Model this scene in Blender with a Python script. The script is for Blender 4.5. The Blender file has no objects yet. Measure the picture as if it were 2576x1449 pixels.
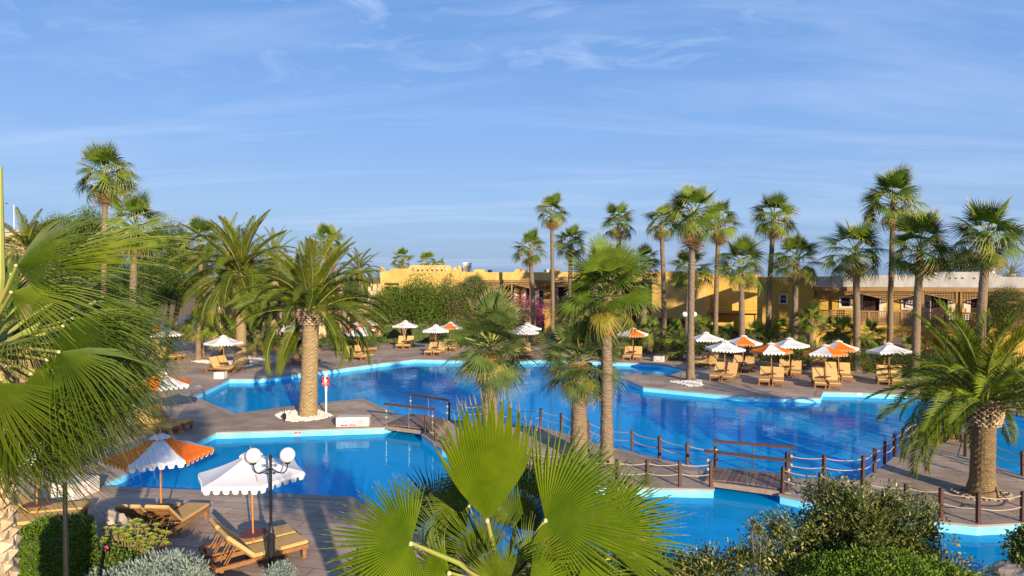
import bpy, bmesh, math, random
import numpy as np
from mathutils import Vector, Matrix, Quaternion
from mathutils.geometry import tessellate_polygon
random.seed(7); RNG = np.random.default_rng(7)
R = math.radians; PI = math.pi
SC = bpy.context.scene
COL = SC.collection

# ------------------------------------------------------------ camera, sky, sun
CAMH = 6.4; FPX = 1646.0; CX = 1288.0; CY = 724.5
PITCH = math.atan(29.5 / FPX)
cam_d = bpy.data.cameras.new('camera'); cam = bpy.data.objects.new('camera', cam_d); COL.objects.link(cam)
cam.location = (0, 0, CAMH); cam.rotation_euler = (PI/2 - PITCH, 0, 0)
cam_d.sensor_width = 36; cam_d.lens = 36 * FPX / 2576; cam_d.clip_end = 6000; cam_d.clip_start = 0.1
SC.camera = cam
SC.view_settings.view_transform = 'Standard'; SC.view_settings.look = 'None'
SC.view_settings.gamma = 1; SC.view_settings.use_curve_mapping = False
SC.view_settings.exposure = 0.68

SUN_EL = R(15.0); SUN_TRAVEL = Vector((-0.40, 0.917, 0)).normalized()
w = bpy.data.worlds.new('World'); SC.world = w; w.use_nodes = True
nt = w.node_tree; nt.nodes.clear(); N = nt.nodes.new; Lk = nt.links.new
out = N('ShaderNodeOutputWorld'); bg = N('ShaderNodeBackground'); bg.inputs['Strength'].default_value = 0.15
sky = N('ShaderNodeTexSky'); sky.sky_type = 'NISHITA'; sky.sun_disc = False
sky.sun_elevation = SUN_EL
sd = -SUN_TRAVEL
sky.sun_rotation = math.atan2(sd.x, sd.y)
sky.air_density = 1.0; sky.dust_density = 0.6; sky.ozone_density = 2.2
tc = N('ShaderNodeTexCoord'); sep = N('ShaderNodeSeparateXYZ'); Lk(tc.outputs['Generated'], sep.inputs[0])
zz = N('ShaderNodeMath'); zz.operation = 'MAXIMUM'; Lk(sep.outputs['Z'], zz.inputs[0]); zz.inputs[1].default_value = 0.0
za = N('ShaderNodeMath'); za.operation = 'ADD'; Lk(zz.outputs[0], za.inputs[0]); za.inputs[1].default_value = 0.12
dx = N('ShaderNodeMath'); dx.operation = 'DIVIDE'; Lk(sep.outputs['X'], dx.inputs[0]); Lk(za.outputs[0], dx.inputs[1])
dy = N('ShaderNodeMath'); dy.operation = 'DIVIDE'; Lk(sep.outputs['Y'], dy.inputs[0]); Lk(za.outputs[0], dy.inputs[1])
cmb = N('ShaderNodeCombineXYZ'); Lk(dx.outputs[0], cmb.inputs[0]); Lk(dy.outputs[0], cmb.inputs[1])
def cloud_layer(scale, rot, loc, nscale, lo, hi, detail=7, dist=0.6):
    mp = N('ShaderNodeMapping'); Lk(cmb.outputs[0], mp.inputs[0])
    mp.inputs['Rotation'].default_value = (0, 0, rot); mp.inputs['Scale'].default_value = scale
    mp.inputs['Location'].default_value = loc
    nz = N('ShaderNodeTexNoise'); Lk(mp.outputs[0], nz.inputs['Vector']); nz.inputs['Scale'].default_value = nscale
    nz.inputs['Detail'].default_value = detail; nz.inputs['Distortion'].default_value = dist; nz.inputs['Roughness'].default_value = 0.6
    rp = N('ShaderNodeMapRange'); Lk(nz.outputs[0], rp.inputs[0]); rp.inputs[1].default_value = lo; rp.inputs[2].default_value = hi
    rp.clamp = True
    return rp.outputs[0]
c1 = cloud_layer((0.35, 1.5, 1), R(-14), (0.4, 1.0, 0), 1.1, 0.47, 0.78)
c2 = cloud_layer((0.9, 1.3, 1), R(20), (3.1, 5.0, 0), 2.4, 0.50, 0.78, 10, 1.2)
s1 = N('ShaderNodeMath'); s1.operation = 'MULTIPLY'; Lk(c1, s1.inputs[0]); s1.inputs[1].default_value = 0.42
s2 = N('ShaderNodeMath'); s2.operation = 'MULTIPLY'; Lk(c2, s2.inputs[0]); s2.inputs[1].default_value = 0.75
# small bright cirrus only gathers higher up
hz = N('ShaderNodeMapRange'); Lk(sep.outputs['Z'], hz.inputs[0]); hz.inputs[1].default_value = 0.20; hz.inputs[2].default_value = 0.40
s3 = N('ShaderNodeMath'); s3.operation = 'MULTIPLY'; Lk(s2.outputs[0], s3.inputs[0]); Lk(hz.outputs[0], s3.inputs[1])
sm = N('ShaderNodeMath'); sm.operation = 'MAXIMUM'; Lk(s1.outputs[0], sm.inputs[0]); Lk(s3.outputs[0], sm.inputs[1])
tint = N('ShaderNodeMix'); tint.data_type = 'RGBA'; tint.blend_type = 'MULTIPLY'; tint.inputs[0].default_value = 1
Lk(sky.outputs[0], tint.inputs[6]); tint.inputs[7].default_value = (1.05, 1.0, 1.12, 1)
grad = N('ShaderNodeValToRGB'); Lk(sep.outputs['Z'], grad.inputs[0]); cr = grad.color_ramp
for i_, (pos_, c_) in enumerate(((0.0, (0.95, 1.65, 2.85)), (0.10, (1.35, 2.2, 3.6)), (0.22, (1.05, 1.98, 3.75)), (0.42, (0.60, 1.45, 3.3)), (1.0, (0.2, 0.7, 2.2)))):
    e_ = cr.elements[i_] if i_ < 2 else cr.elements.new(pos_)
    e_.position = pos_; e_.color = (*[q_/5 for q_ in c_], 1)
gs = N('ShaderNodeVectorMath'); gs.operation = 'SCALE'; Lk(grad.outputs[0], gs.inputs[0]); gs.inputs['Scale'].default_value = 4.5
gm = N('ShaderNodeMix'); gm.data_type = 'RGBA'; gm.inputs[0].default_value = 0.9; Lk(tint.outputs[2], gm.inputs[6]); Lk(gs.outputs[0], gm.inputs[7])
mixc = N('ShaderNodeMix'); mixc.data_type = 'RGBA'; Lk(sm.outputs[0], mixc.inputs[0])
Lk(gm.outputs[2], mixc.inputs[6]); mixc.inputs[7].default_value = (2.9, 3.5, 4.7, 1)
Lk(mixc.outputs[2], bg.inputs[0]); Lk(bg.outputs[0], out.inputs[0])

sun_d = bpy.data.lights.new('sun', 'SUN'); sun = bpy.data.objects.new('sun', sun_d); COL.objects.link(sun)
sun_d.energy = 5.0; sun_d.angle = R(0.5); sun_d.color = (1.0, 0.83, 0.60)
tv = Vector((SUN_TRAVEL.x*math.cos(SUN_EL), SUN_TRAVEL.y*math.cos(SUN_EL), -math.sin(SUN_EL)))
sun.rotation_euler = tv.to_track_quat('-Z', 'Y').to_euler(); sun.location = (10, -20, 40)

# ------------------------------------------------------------ surveying helpers
_c, _s = math.cos(PITCH), math.sin(PITCH)
def ray(px, py):
    u = (px - CX) / FPX; v = -(py - CY) / FPX
    return Vector((u, _c + v*_s, v*_c - _s))
def G(px, py, z=0.0):
    d = ray(px, py); t = (z - CAMH) / d.z
    return Vector((d.x*t, d.y*t, z))
def P(px, py, Y):
    d = ray(px, py); t = Y / d.y
    return Vector((d.x*t, Y, CAMH + d.z*t))
def mpp(Y): return Y / FPX          # metres per survey pixel at depth Y

# ------------------------------------------------------------ scene helpers
def tag(o, label=None, cat=None, group=None, kind=None):
    if label: o['label'] = label
    if cat: o['category'] = cat
    if group: o['group'] = group
    if kind: o['kind'] = kind
    return o
def empty(name, loc, label=None, cat=None, group=None, rz=0):
    o = bpy.data.objects.new(name, None); COL.objects.link(o); o.location = loc; o.rotation_euler = (0, 0, rz)
    o.empty_display_size = 0.2
    return tag(o, label, cat, group)
def link(name, me, parent=None, loc=None, mat=None):
    o = bpy.data.objects.new(name, me); COL.objects.link(o)
    if parent: o.parent = parent
    if loc is not None: o.location = loc
    if mat is not None: o.matrix_basis = mat
    return o
class MB:
    def __init__(s): s.v = []; s.f = []; s.m = []
    def add(s, vs, fs, mi=0):
        b = len(s.v); s.v += [tuple(x) for x in vs]; s.f += [tuple(i + b for i in f) for f in fs]; s.m += [mi]*len(fs)
    def box(s, c, size, rz=0, mi=0, rx=0, M=None):
        hx, hy, hz = size[0]/2, size[1]/2, size[2]/2
        vs = [Vector((x, y, z)) for x in (-hx, hx) for y in (-hy, hy) for z in (-hz, hz)]
        T = M if M is not None else Matrix.Translation(c) @ Matrix.Rotation(rz, 4, 'Z') @ Matrix.Rotation(rx, 4, 'X')
        s.add([T @ v for v in vs], [(0,1,3,2),(4,6,7,5),(0,4,5,1),(2,3,7,6),(0,2,6,4),(1,5,7,3)], mi)
    def tube(s, pts, rad, n=8, mi=0, cap=True):
        pts = [Vector(p) for p in pts]; rad = rad if hasattr(rad, '__len__') else [rad]*len(pts)
        ref = None; rings = []
        for i, p in enumerate(pts):
            t = (pts[min(i+1, len(pts)-1)] - pts[max(i-1, 0)]).normalized()
            if ref is None: ref = Vector((1, 0, 0)) if abs(t.x) < 0.9 else Vector((0, 1, 0))
            a = (ref - t*ref.dot(t)).normalized(); b = t.cross(a); ref = a
            rings.append([p + (a*math.cos(2*PI*k/n) + b*math.sin(2*PI*k/n))*rad[i] for k in range(n)])
        vs = [v for r in rings for v in r]; fs = []
        for i in range(len(rings)-1):
            for k in range(n):
                k2 = (k+1) % n; fs.append((i*n+k, i*n+k2, (i+1)*n+k2, (i+1)*n+k))
        if cap: fs.append(tuple(range(n-1, -1, -1))); fs.append(tuple((len(rings)-1)*n + k for k in range(n)))
        s.add(vs, fs, mi)
    def lathe(s, prof, n=16, c=(0,0,0), mi=0):
        c = Vector(c); vs = []; fs = []
        for r, z in prof:
            for k in range(n): vs.append(c + Vector((r*math.cos(2*PI*k/n), r*math.sin(2*PI*k/n), z)))
        for i in range(len(prof)-1):
            for k in range(n):
                k2 = (k+1) % n; fs.append((i*n+k, i*n+k2, (i+1)*n+k2, (i+1)*n+k))
        s.add(vs, fs, mi)
    def prism(s, poly, z0, z1, mi=0):
        n = len(poly); vs = [(p[0], p[1], z0) for p in poly] + [(p[0], p[1], z1) for p in poly]
        fs = [tuple(range(n-1, -1, -1)), tuple(range(n, 2*n))] + [(i, (i+1) % n, n+(i+1) % n, n+i) for i in range(n)]
        s.add(vs, fs, mi)
    def mesh(s, name, mats, smooth=False):
        me = bpy.data.meshes.new(name); me.from_pydata(s.v, [], s.f)
        for m in (mats if isinstance(mats, (list, tuple)) else [mats]): me.materials.append(m)
        if any(s.m): me.polygons.foreach_set('material_index', s.m)
        if smooth: me.polygons.foreach_set('use_smooth', [True]*len(me.polygons))
        me.update(); return me
    def build(s, name, mats, parent=None, smooth=False, loc=None):
        return link(name, s.mesh(name, mats, smooth), parent, loc)
def np_mesh(name, V, F, mats, mi=None, smooth=False):
    V = np.asarray(V, dtype=np.float32); F = np.asarray(F, dtype=np.int32); k = F.shape[1]
    me = bpy.data.meshes.new(name)
    me.vertices.add(len(V)); me.vertices.foreach_set('co', V.ravel())
    me.loops.add(F.size); me.loops.foreach_set('vertex_index', F.ravel())
    me.polygons.add(len(F)); me.polygons.foreach_set('loop_start', np.arange(0, F.size, k, dtype=np.int32))
    for m in (mats if isinstance(mats, (list, tuple)) else [mats]): me.materials.append(m)
    if mi is not None: me.polygons.foreach_set('material_index', np.asarray(mi, dtype=np.int32))
    if smooth: me.polygons.foreach_set('use_smooth', np.ones(len(F), dtype=bool))
    me.update(calc_edges=True); me.validate(); return me

# ------------------------------------------------------------ materials
def mat(name, a, b=None, rough=0.7, scale=6, detail=6, bump=0.0, bscale=None, stretch=(1, 1, 1), spec=0.3,
        metal=0, transl=0.0, objrand=0.0, coord='Object', rot=(0,0,0), lo=0.35, hi=0.65):
    m = bpy.data.materials.new(name); m.use_nodes = True; t = m.node_tree; n = t.nodes; l = t.links
    p = n['Principled BSDF']; p.inputs['Roughness'].default_value = rough; p.inputs['Metallic'].default_value = metal
    p.inputs['Specular IOR Level'].default_value = spec
    b = b or a
    c = n.new('ShaderNodeTexCoord'); mp = n.new('ShaderNodeMapping'); l.new(c.outputs[coord], mp.inputs[0])
    mp.inputs['Scale'].default_value = stretch; mp.inputs['Rotation'].default_value = rot
    nz = n.new('ShaderNodeTexNoise'); nz.inputs['Scale'].default_value = scale; nz.inputs['Detail'].default_value = detail
    nz.inputs['Roughness'].default_value = 0.62
    l.new(mp.outputs[0], nz.inputs['Vector'])
    rp = n.new('ShaderNodeMapRange'); rp.inputs[1].default_value = lo; rp.inputs[2].default_value = hi; l.new(nz.outputs[0], rp.inputs[0])
    mx = n.new('ShaderNodeMix'); mx.data_type = 'RGBA'; l.new(rp.outputs[0], mx.inputs[0])
    mx.inputs[6].default_value = (*a, 1); mx.inputs[7].default_value = (*b, 1)
    col = mx.outputs[2]
    if objrand:
        oi = n.new('ShaderNodeObjectInfo'); hs = n.new('ShaderNodeHueSaturation'); l.new(col, hs.inputs['Color'])
        r2 = n.new('ShaderNodeMapRange'); l.new(oi.outputs['Random'], r2.inputs[0]); r2.inputs[3].default_value = 1-objrand; r2.inputs[4].default_value = 1+objrand
        l.new(r2.outputs[0], hs.inputs['Value'])
        r3 = n.new('ShaderNodeMapRange'); l.new(oi.outputs['Random'], r3.inputs[0]); r3.inputs[3].default_value = 0.5+objrand*0.04; r3.inputs[4].default_value = 0.5-objrand*0.04
        l.new(r3.outputs[0], hs.inputs['Hue'])
        col = hs.outputs[0]
    l.new(col, p.inputs['Base Color'])
    if bump:
        nb = n.new('ShaderNodeTexNoise'); nb.inputs['Scale'].default_value = bscale or scale*4; nb.inputs['Detail'].default_value = 5
        l.new(mp.outputs[0], nb.inputs['Vector'])
        bp = n.new('ShaderNodeBump'); bp.inputs['Strength'].default_value = bump; bp.inputs['Distance'].default_value = 0.02
        l.new(nb.outputs[0], bp.inputs['Height']); l.new(bp.outputs[0], p.inputs['Normal'])
    if transl:
        tr = n.new('ShaderNodeBsdfTranslucent'); l.new(col, tr.inputs[0]); ms = n.new('ShaderNodeMixShader'); ms.inputs[0].default_value = transl
        o = n['Material Output']; l.new(p.outputs[0], ms.inputs[1]); l.new(tr.outputs[0], ms.inputs[2]); l.new(ms.outputs[0], o.inputs[0])
    return m
M = {}
M['fan'] = mat('fan_leaf', (0.06, 0.11, 0.010), (0.15, 0.21, 0.016), 0.6, 3, transl=0.12, objrand=0.5, spec=0.18)
M['fan_dark'] = mat('fan_leaf_blue_green', (0.055, 0.10, 0.022), (0.13, 0.185, 0.045), 0.5, 3, transl=0.12, objrand=0.3)
M['fan_yel'] = mat('fan_leaf_yellowing', (0.30, 0.24, 0.03), (0.17, 0.21, 0.03), 0.5, 4, transl=0.25, objrand=0.25)
M['dead'] = mat('dead_leaf', (0.30, 0.17, 0.065), (0.42, 0.28, 0.13), 0.8, 5, transl=0.15, objrand=0.3)
M['tip'] = mat('leaf_tip', (0.36, 0.29, 0.13), (0.22, 0.22, 0.06), 0.7, 8, objrand=0.2)
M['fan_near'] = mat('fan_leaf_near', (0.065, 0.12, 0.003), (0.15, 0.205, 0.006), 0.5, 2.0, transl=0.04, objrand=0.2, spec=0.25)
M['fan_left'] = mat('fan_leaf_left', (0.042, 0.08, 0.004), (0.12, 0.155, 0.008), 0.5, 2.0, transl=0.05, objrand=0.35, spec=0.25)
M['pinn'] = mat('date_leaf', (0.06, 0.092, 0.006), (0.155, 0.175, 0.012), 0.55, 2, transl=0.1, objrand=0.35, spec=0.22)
M['pinn_bright'] = mat('date_leaf_bright', (0.08, 0.125, 0.004), (0.185, 0.225, 0.010), 0.55, 2, transl=0.12, objrand=0.3, spec=0.22)  # brighter green leaf colour of the two date palms on the pier
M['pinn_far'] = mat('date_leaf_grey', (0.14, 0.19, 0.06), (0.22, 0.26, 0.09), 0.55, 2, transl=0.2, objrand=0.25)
M['rachis'] = mat('rachis', (0.22, 0.26, 0.035), (0.30, 0.27, 0.06), 0.5, 5)
M['petiole'] = mat('petiole', (0.24, 0.32, 0.05), (0.36, 0.30, 0.09), 0.45, 5)
M['hast'] = mat('leaf_heart', (0.62, 0.52, 0.30), (0.5, 0.46, 0.2), 0.6, 5)
def ring_bark(name, a, b, c, ring, bump=0.6):
    m = mat(name, a, b, 0.85, 5, bump=0, stretch=(1, 1, 3)); t = m.node_tree; n = t.nodes; l = t.links; p = n['Principled BSDF']
    tcn = n.new('ShaderNodeTexCoord'); wv = n.new('ShaderNodeTexWave'); wv.bands_direction = 'Z'; wv.wave_profile = 'SAW'
    wv.inputs['Scale'].default_value = ring; wv.inputs['Distortion'].default_value = 3.5; wv.inputs['Detail'].default_value = 3; wv.inputs['Detail Scale'].default_value = 1.5
    l.new(tcn.outputs['Object'], wv.inputs[0])
    old = [k for k in l if k.to_socket == p.inputs['Base Color']][0].from_socket
    mx = n.new('ShaderNodeMix'); mx.data_type = 'RGBA'; l.new(old, mx.inputs[6]); mx.inputs[7].default_value = (*c, 1)
    r = n.new('ShaderNodeMapRange'); l.new(wv.outputs[1], r.inputs[0]); r.inputs[1].default_value = 0.55; r.inputs[2].default_value = 1.0; r.inputs[4].default_value = 0.8
    l.new(r.outputs[0], mx.inputs[0]); l.new(mx.outputs[2], p.inputs['Base Color'])
    nb = n.new('ShaderNodeTexNoise'); nb.inputs['Scale'].default_value = 14; l.new(tcn.outputs['Object'], nb.inputs['Vector'])
    ad = n.new('ShaderNodeMath'); ad.operation = 'ADD'; l.new(wv.outputs[1], ad.inputs[0]); l.new(nb.outputs[0], ad.inputs[1])
    bp = n.new('ShaderNodeBump'); bp.inputs['Strength'].default_value = bump; bp.inputs['Distance'].default_value = 0.03
    l.new(ad.outputs[0], bp.inputs['Height']); l.new(bp.outputs[0], p.inputs['Normal'])
    return m
M['bark'] = ring_bark('fan_palm_bark', (0.22, 0.155, 0.10), (0.37, 0.275, 0.18), (0.11, 0.075, 0.05), 5, 1.0)
M['bark_tan'] = ring_bark('date_palm_bark', (0.34, 0.24, 0.12), (0.52, 0.38, 0.20), (0.17, 0.10, 0.05), 6, 0.9)
M['bark_dark'] = ring_bark('date_palm_bark_dark', (0.19, 0.13, 0.065), (0.31, 0.21, 0.10), (0.09, 0.06, 0.035), 6, 0.9)
M['bark_red'] = mat('leaf_sheath', (0.26, 0.075, 0.025), (0.40, 0.18, 0.08), 0.75, 7, bump=0.6, stretch=(3, 3, 1))
M['boot'] = mat('leaf_boot', (0.30, 0.17, 0.08), (0.62, 0.47, 0.28), 0.8, 5, bump=0.5, objrand=0.1)
M['boot_pale'] = mat('leaf_boot_pale', (0.42, 0.28, 0.16), (0.68, 0.54, 0.36), 0.75, 4, bump=0.5)
M['white_cloth'] = mat('white_canvas', (0.80, 0.78, 0.76), (0.74, 0.72, 0.71), 0.8, 2, transl=0.12)
M['orange_cloth'] = mat('orange_canvas', (0.95, 0.19, 0.008), (0.90, 0.16, 0.008), 0.75, 2, transl=0.05)
M['cap_trim'] = mat('trim', (0.78, 0.74, 0.7), None, 0.7)
M['pole_wood'] = mat('pole_wood', (0.42, 0.155, 0.045), (0.52, 0.22, 0.07), 0.45, 8, stretch=(4, 4, 0.5))
M['table_red'] = mat('table_plum', (0.13, 0.045, 0.04), (0.17, 0.06, 0.05), 0.5, 8)
M['teak'] = mat('teak', (0.22, 0.095, 0.035), (0.33, 0.16, 0.06), 0.5, 8, stretch=(1, 1, 4), bump=0.15)
M['cushion'] = mat('cushion', (0.58, 0.38, 0.155), (0.52, 0.33, 0.13), 0.85, 3, bump=0.12, bscale=25)
M['strap'] = mat('strap', (0.7, 0.62, 0.45))
M['post_wood'] = mat('post_wood', (0.065, 0.028, 0.018), (0.11, 0.048, 0.03), 0.55, 8, stretch=(3, 3, 0.6), bump=0.2)
M['rope'] = mat('rope', (0.52, 0.42, 0.30), (0.40, 0.31, 0.2), 0.85, 40, bump=0.5, bscale=60)
M['steel'] = mat('steel', (0.62, 0.60, 0.57), None, 0.25, metal=1, spec=0.5)
M['plank'] = mat('bridge_plank', (0.16, 0.10, 0.075), (0.25, 0.17, 0.125), 0.7, 5, stretch=(1, 6, 1), bump=0.3, objrand=0.25)
M['beam'] = mat('bridge_beam', (0.33, 0.24, 0.17), (0.26, 0.18, 0.12), 0.8, 6, bump=0.3)
M['black'] = mat('black_iron', (0.012, 0.012, 0.014), (0.02, 0.02, 0.022), 0.35, 8, spec=0.5)
M['globe'] = mat('opal_glass', (0.80, 0.76, 0.72), None, 0.12, spec=0.6)
M['stone_white'] = mat('white_concrete', (0.66, 0.58, 0.52), (0.55, 0.49, 0.45), 0.8, 5, bump=0.1)
M['pebble'] = mat('white_pebble', (0.62, 0.57, 0.51), (0.78, 0.72, 0.66), 0.7, 9, objrand=0)
M['pebble_brown'] = mat('brown_pebble', (0.24, 0.17, 0.12), (0.42, 0.33, 0.25), 0.7, 14)
M['rock'] = mat('limestone', (0.42, 0.33, 0.25), (0.26, 0.21, 0.16), 0.9, 3, bump=0.9, bscale=7)
M['soil'] = mat('soil', (0.20, 0.10, 0.045), (0.30, 0.17, 0.08), 0.95, 1.2, bump=0.6, bscale=9)
M['green_leaf'] = mat('shrub_leaf', (0.06, 0.11, 0.012), (0.135, 0.19, 0.02), 0.45, 5, transl=0.12, lo=0.4, hi=0.6)
M['green_dark'] = mat('shrub_leaf_dark', (0.03, 0.065, 0.015), (0.07, 0.11, 0.02), 0.5, 5, transl=0.12)
M['hedge'] = mat('hedge_leaf', (0.08, 0.15, 0.008), (0.15, 0.23, 0.013), 0.45, 7, transl=0.18)
M['olive_leaf'] = mat('olive_shrub_leaf', (0.05, 0.075, 0.012), (0.17, 0.165, 0.035), 0.4, 2.5, transl=0.08, spec=0.35)
M['olive_tip'] = mat('olive_shrub_tip', (0.36, 0.32, 0.11), (0.20, 0.20, 0.05), 0.4, 9, spec=0.5)
M['grey_green'] = mat('grey_green_leaf', (0.16, 0.19, 0.07), (0.24, 0.26, 0.11), 0.6, 4)
M['silver'] = mat('silver_leaf', (0.15, 0.21, 0.18), (0.28, 0.33, 0.28), 0.7, 5)
M['aeonium'] = mat('rosette_leaf', (0.26, 0.34, 0.03), (0.42, 0.42, 0.06), 0.4, 9)
M['stem'] = mat('pale_stem', (0.27, 0.19, 0.115), (0.18, 0.13, 0.08), 0.8, 8)
M['branch'] = mat('branch_bark', (0.17, 0.12, 0.08), (0.27, 0.20, 0.14), 0.85, 6, bump=0.4)
M['pink'] = mat('pink_petal', (0.75, 0.12, 0.42), (0.62, 0.08, 0.34), 0.6, 9, transl=0.2)
M['magenta'] = mat('bougainvillea', (0.42, 0.02, 0.22), (0.30, 0.015, 0.2), 0.6, 5, transl=0.2)
def stucco(name, a, b, sc=0.7):
    b = tuple(q*.82 for q in b)
    return mat(name, a, b, 0.9, sc, 9, bump=0.25, bscale=14, stretch=(1.3, 1.3, 0.5), lo=0.38, hi=0.72)
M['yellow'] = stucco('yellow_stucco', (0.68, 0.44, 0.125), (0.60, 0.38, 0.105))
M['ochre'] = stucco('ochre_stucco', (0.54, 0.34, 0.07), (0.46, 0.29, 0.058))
M['cream'] = stucco('cream_stucco', (0.60, 0.44, 0.25), (0.5, 0.37, 0.22))
M['whitewash'] = stucco('whitewashed_parapet', (0.46, 0.445, 0.43), (0.36, 0.35, 0.345), 1.1)
M['trimwhite'] = stucco('pale_stone_trim', (0.64, 0.57, 0.49), (0.56, 0.49, 0.42))
M['brownwood'] = mat('brown_painted_wood', (0.27, 0.155, 0.062), (0.33, 0.20, 0.085), 0.7, 3)
M['darkglass'] = mat('dark_glass', (0.012, 0.012, 0.014), None, 0.08, spec=0.6)
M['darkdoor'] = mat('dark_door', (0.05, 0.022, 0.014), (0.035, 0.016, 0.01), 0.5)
M['redsign'] = mat('red_sign', (0.68, 0.02, 0.025), None, 0.5)
M['whitesign'] = mat('white_sign', (0.8, 0.78, 0.76), None, 0.5)
M['bluesign'] = mat('blue_sign', (0.02, 0.12, 0.45), None, 0.5)
M['blackink'] = mat('black_ink', (0.03, 0.035, 0.03), None, 0.6)
M['acgrey'] = mat('ac_case', (0.6, 0.57, 0.53), (0.5, 0.48, 0.45), 0.6)
M['stonewall'] = mat('rubble_stone', (0.22, 0.16, 0.12), (0.38, 0.29, 0.22), 0.9, 3.5, 3, bump=0.9, bscale=5)
M['poolwall'] = mat('pool_wall_paint', (0.16, 0.60, 0.80), (0.24, 0.68, 0.84), 0.5, 1.5, bump=0.05)
M['poolfloor'] = mat('pool_floor_paint', (0.006, 0.62, 0.95), (0.008, 0.66, 0.98), 0.7, 0.4)
M['coping'] = mat('coping_stone', (0.30, 0.235, 0.19), (0.38, 0.30, 0.245), 0.8, 1.5, bump=0.3, bscale=30)

def deck_material():
    m = bpy.data.materials.new('deck_paving'); m.use_nodes = True; t = m.node_tree; n = t.nodes; l = t.links; p = n['Principled BSDF']
    c = n.new('ShaderNodeTexCoord'); mp = n.new('ShaderNodeMapping'); l.new(c.outputs['Object'], mp.inputs[0]); mp.inputs['Rotation'].default_value = (0, 0, R(12))
    br = n.new('ShaderNodeTexBrick'); l.new(mp.outputs[0], br.inputs['Vector']); br.inputs['Scale'].default_value = 1.0
    br.inputs['Brick Width'].default_value = 1.6; br.inputs['Row Height'].default_value = 0.42; br.inputs['Mortar Size'].default_value = 0.013; br.inputs['Mortar Smooth'].default_value = 0.4
    br.inputs['Color1'].default_value = (0.36, 0.265, 0.195, 1); br.inputs['Color2'].default_value = (0.46, 0.345, 0.255, 1); br.inputs['Mortar'].default_value = (0.15, 0.11, 0.09, 1)
    m2 = n.new('ShaderNodeMapping'); l.new(mp.outputs[0], m2.inputs[0]); m2.inputs['Scale'].default_value = (0.6, 5, 1)
    g = n.new('ShaderNodeTexNoise'); l.new(m2.outputs[0], g.inputs['Vector']); g.inputs['Scale'].default_value = 3.0; g.inputs['Detail'].default_value = 8; g.inputs['Roughness'].default_value = 0.7
    big = n.new('ShaderNodeTexNoise'); l.new(c.outputs['Object'], big.inputs['Vector']); big.inputs['Scale'].default_value = 0.35; big.inputs['Detail'].default_value = 7; big.inputs['Roughness'].default_value = 0.65
    r1 = n.new('ShaderNodeMapRange'); l.new(g.outputs[0], r1.inputs[0]); r1.inputs[1].default_value = 0.3; r1.inputs[2].default_value = 0.7; r1.inputs[3].default_value = 0.72; r1.inputs[4].default_value = 1.25
    r2 = n.new('ShaderNodeMapRange'); l.new(big.outputs[0], r2.inputs[0]); r2.inputs[1].default_value = 0.32; r2.inputs[2].default_value = 0.68; r2.inputs[3].default_value = 0.64; r2.inputs[4].default_value = 1.32
    mu = n.new('ShaderNodeMath'); mu.operation = 'MULTIPLY'; l.new(r1.outputs[0], mu.inputs[0]); l.new(r2.outputs[0], mu.inputs[1])
    mx = n.new('ShaderNodeVectorMath'); mx.operation = 'SCALE'; l.new(br.outputs[0], mx.inputs[0]); l.new(mu.outputs[0], mx.inputs['Scale'])
    l.new(mx.outputs[0], p.inputs['Base Color'])
    # damp patches are glossier
    rr = n.new('ShaderNodeMapRange'); l.new(big.outputs[0], rr.inputs[0]); rr.inputs[1].default_value = 0.30; rr.inputs[2].default_value = 0.42; rr.inputs[3].default_value = 0.35; rr.inputs[4].default_value = 0.8
    l.new(rr.outputs[0], p.inputs['Roughness']); p.inputs['Specular IOR Level'].default_value = 0.35
    ad = n.new('ShaderNodeMath'); ad.operation = 'ADD'; l.new(g.outputs[0], ad.inputs[0]); l.new(br.outputs['Fac'], ad.inputs[1])
    inv = n.new('ShaderNodeMath'); inv.operation = 'SUBTRACT'; l.new(g.outputs[0], inv.inputs[0]); l.new(br.outputs['Fac'], inv.inputs[1])
    bp = n.new('ShaderNodeBump'); bp.inputs['Strength'].default_value = 0.35; bp.inputs['Distance'].default_value = 0.01; l.new(inv.outputs[0], bp.inputs['Height']); l.new(bp.outputs[0], p.inputs['Normal'])
    return m
M['deck'] = deck_material()
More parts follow.
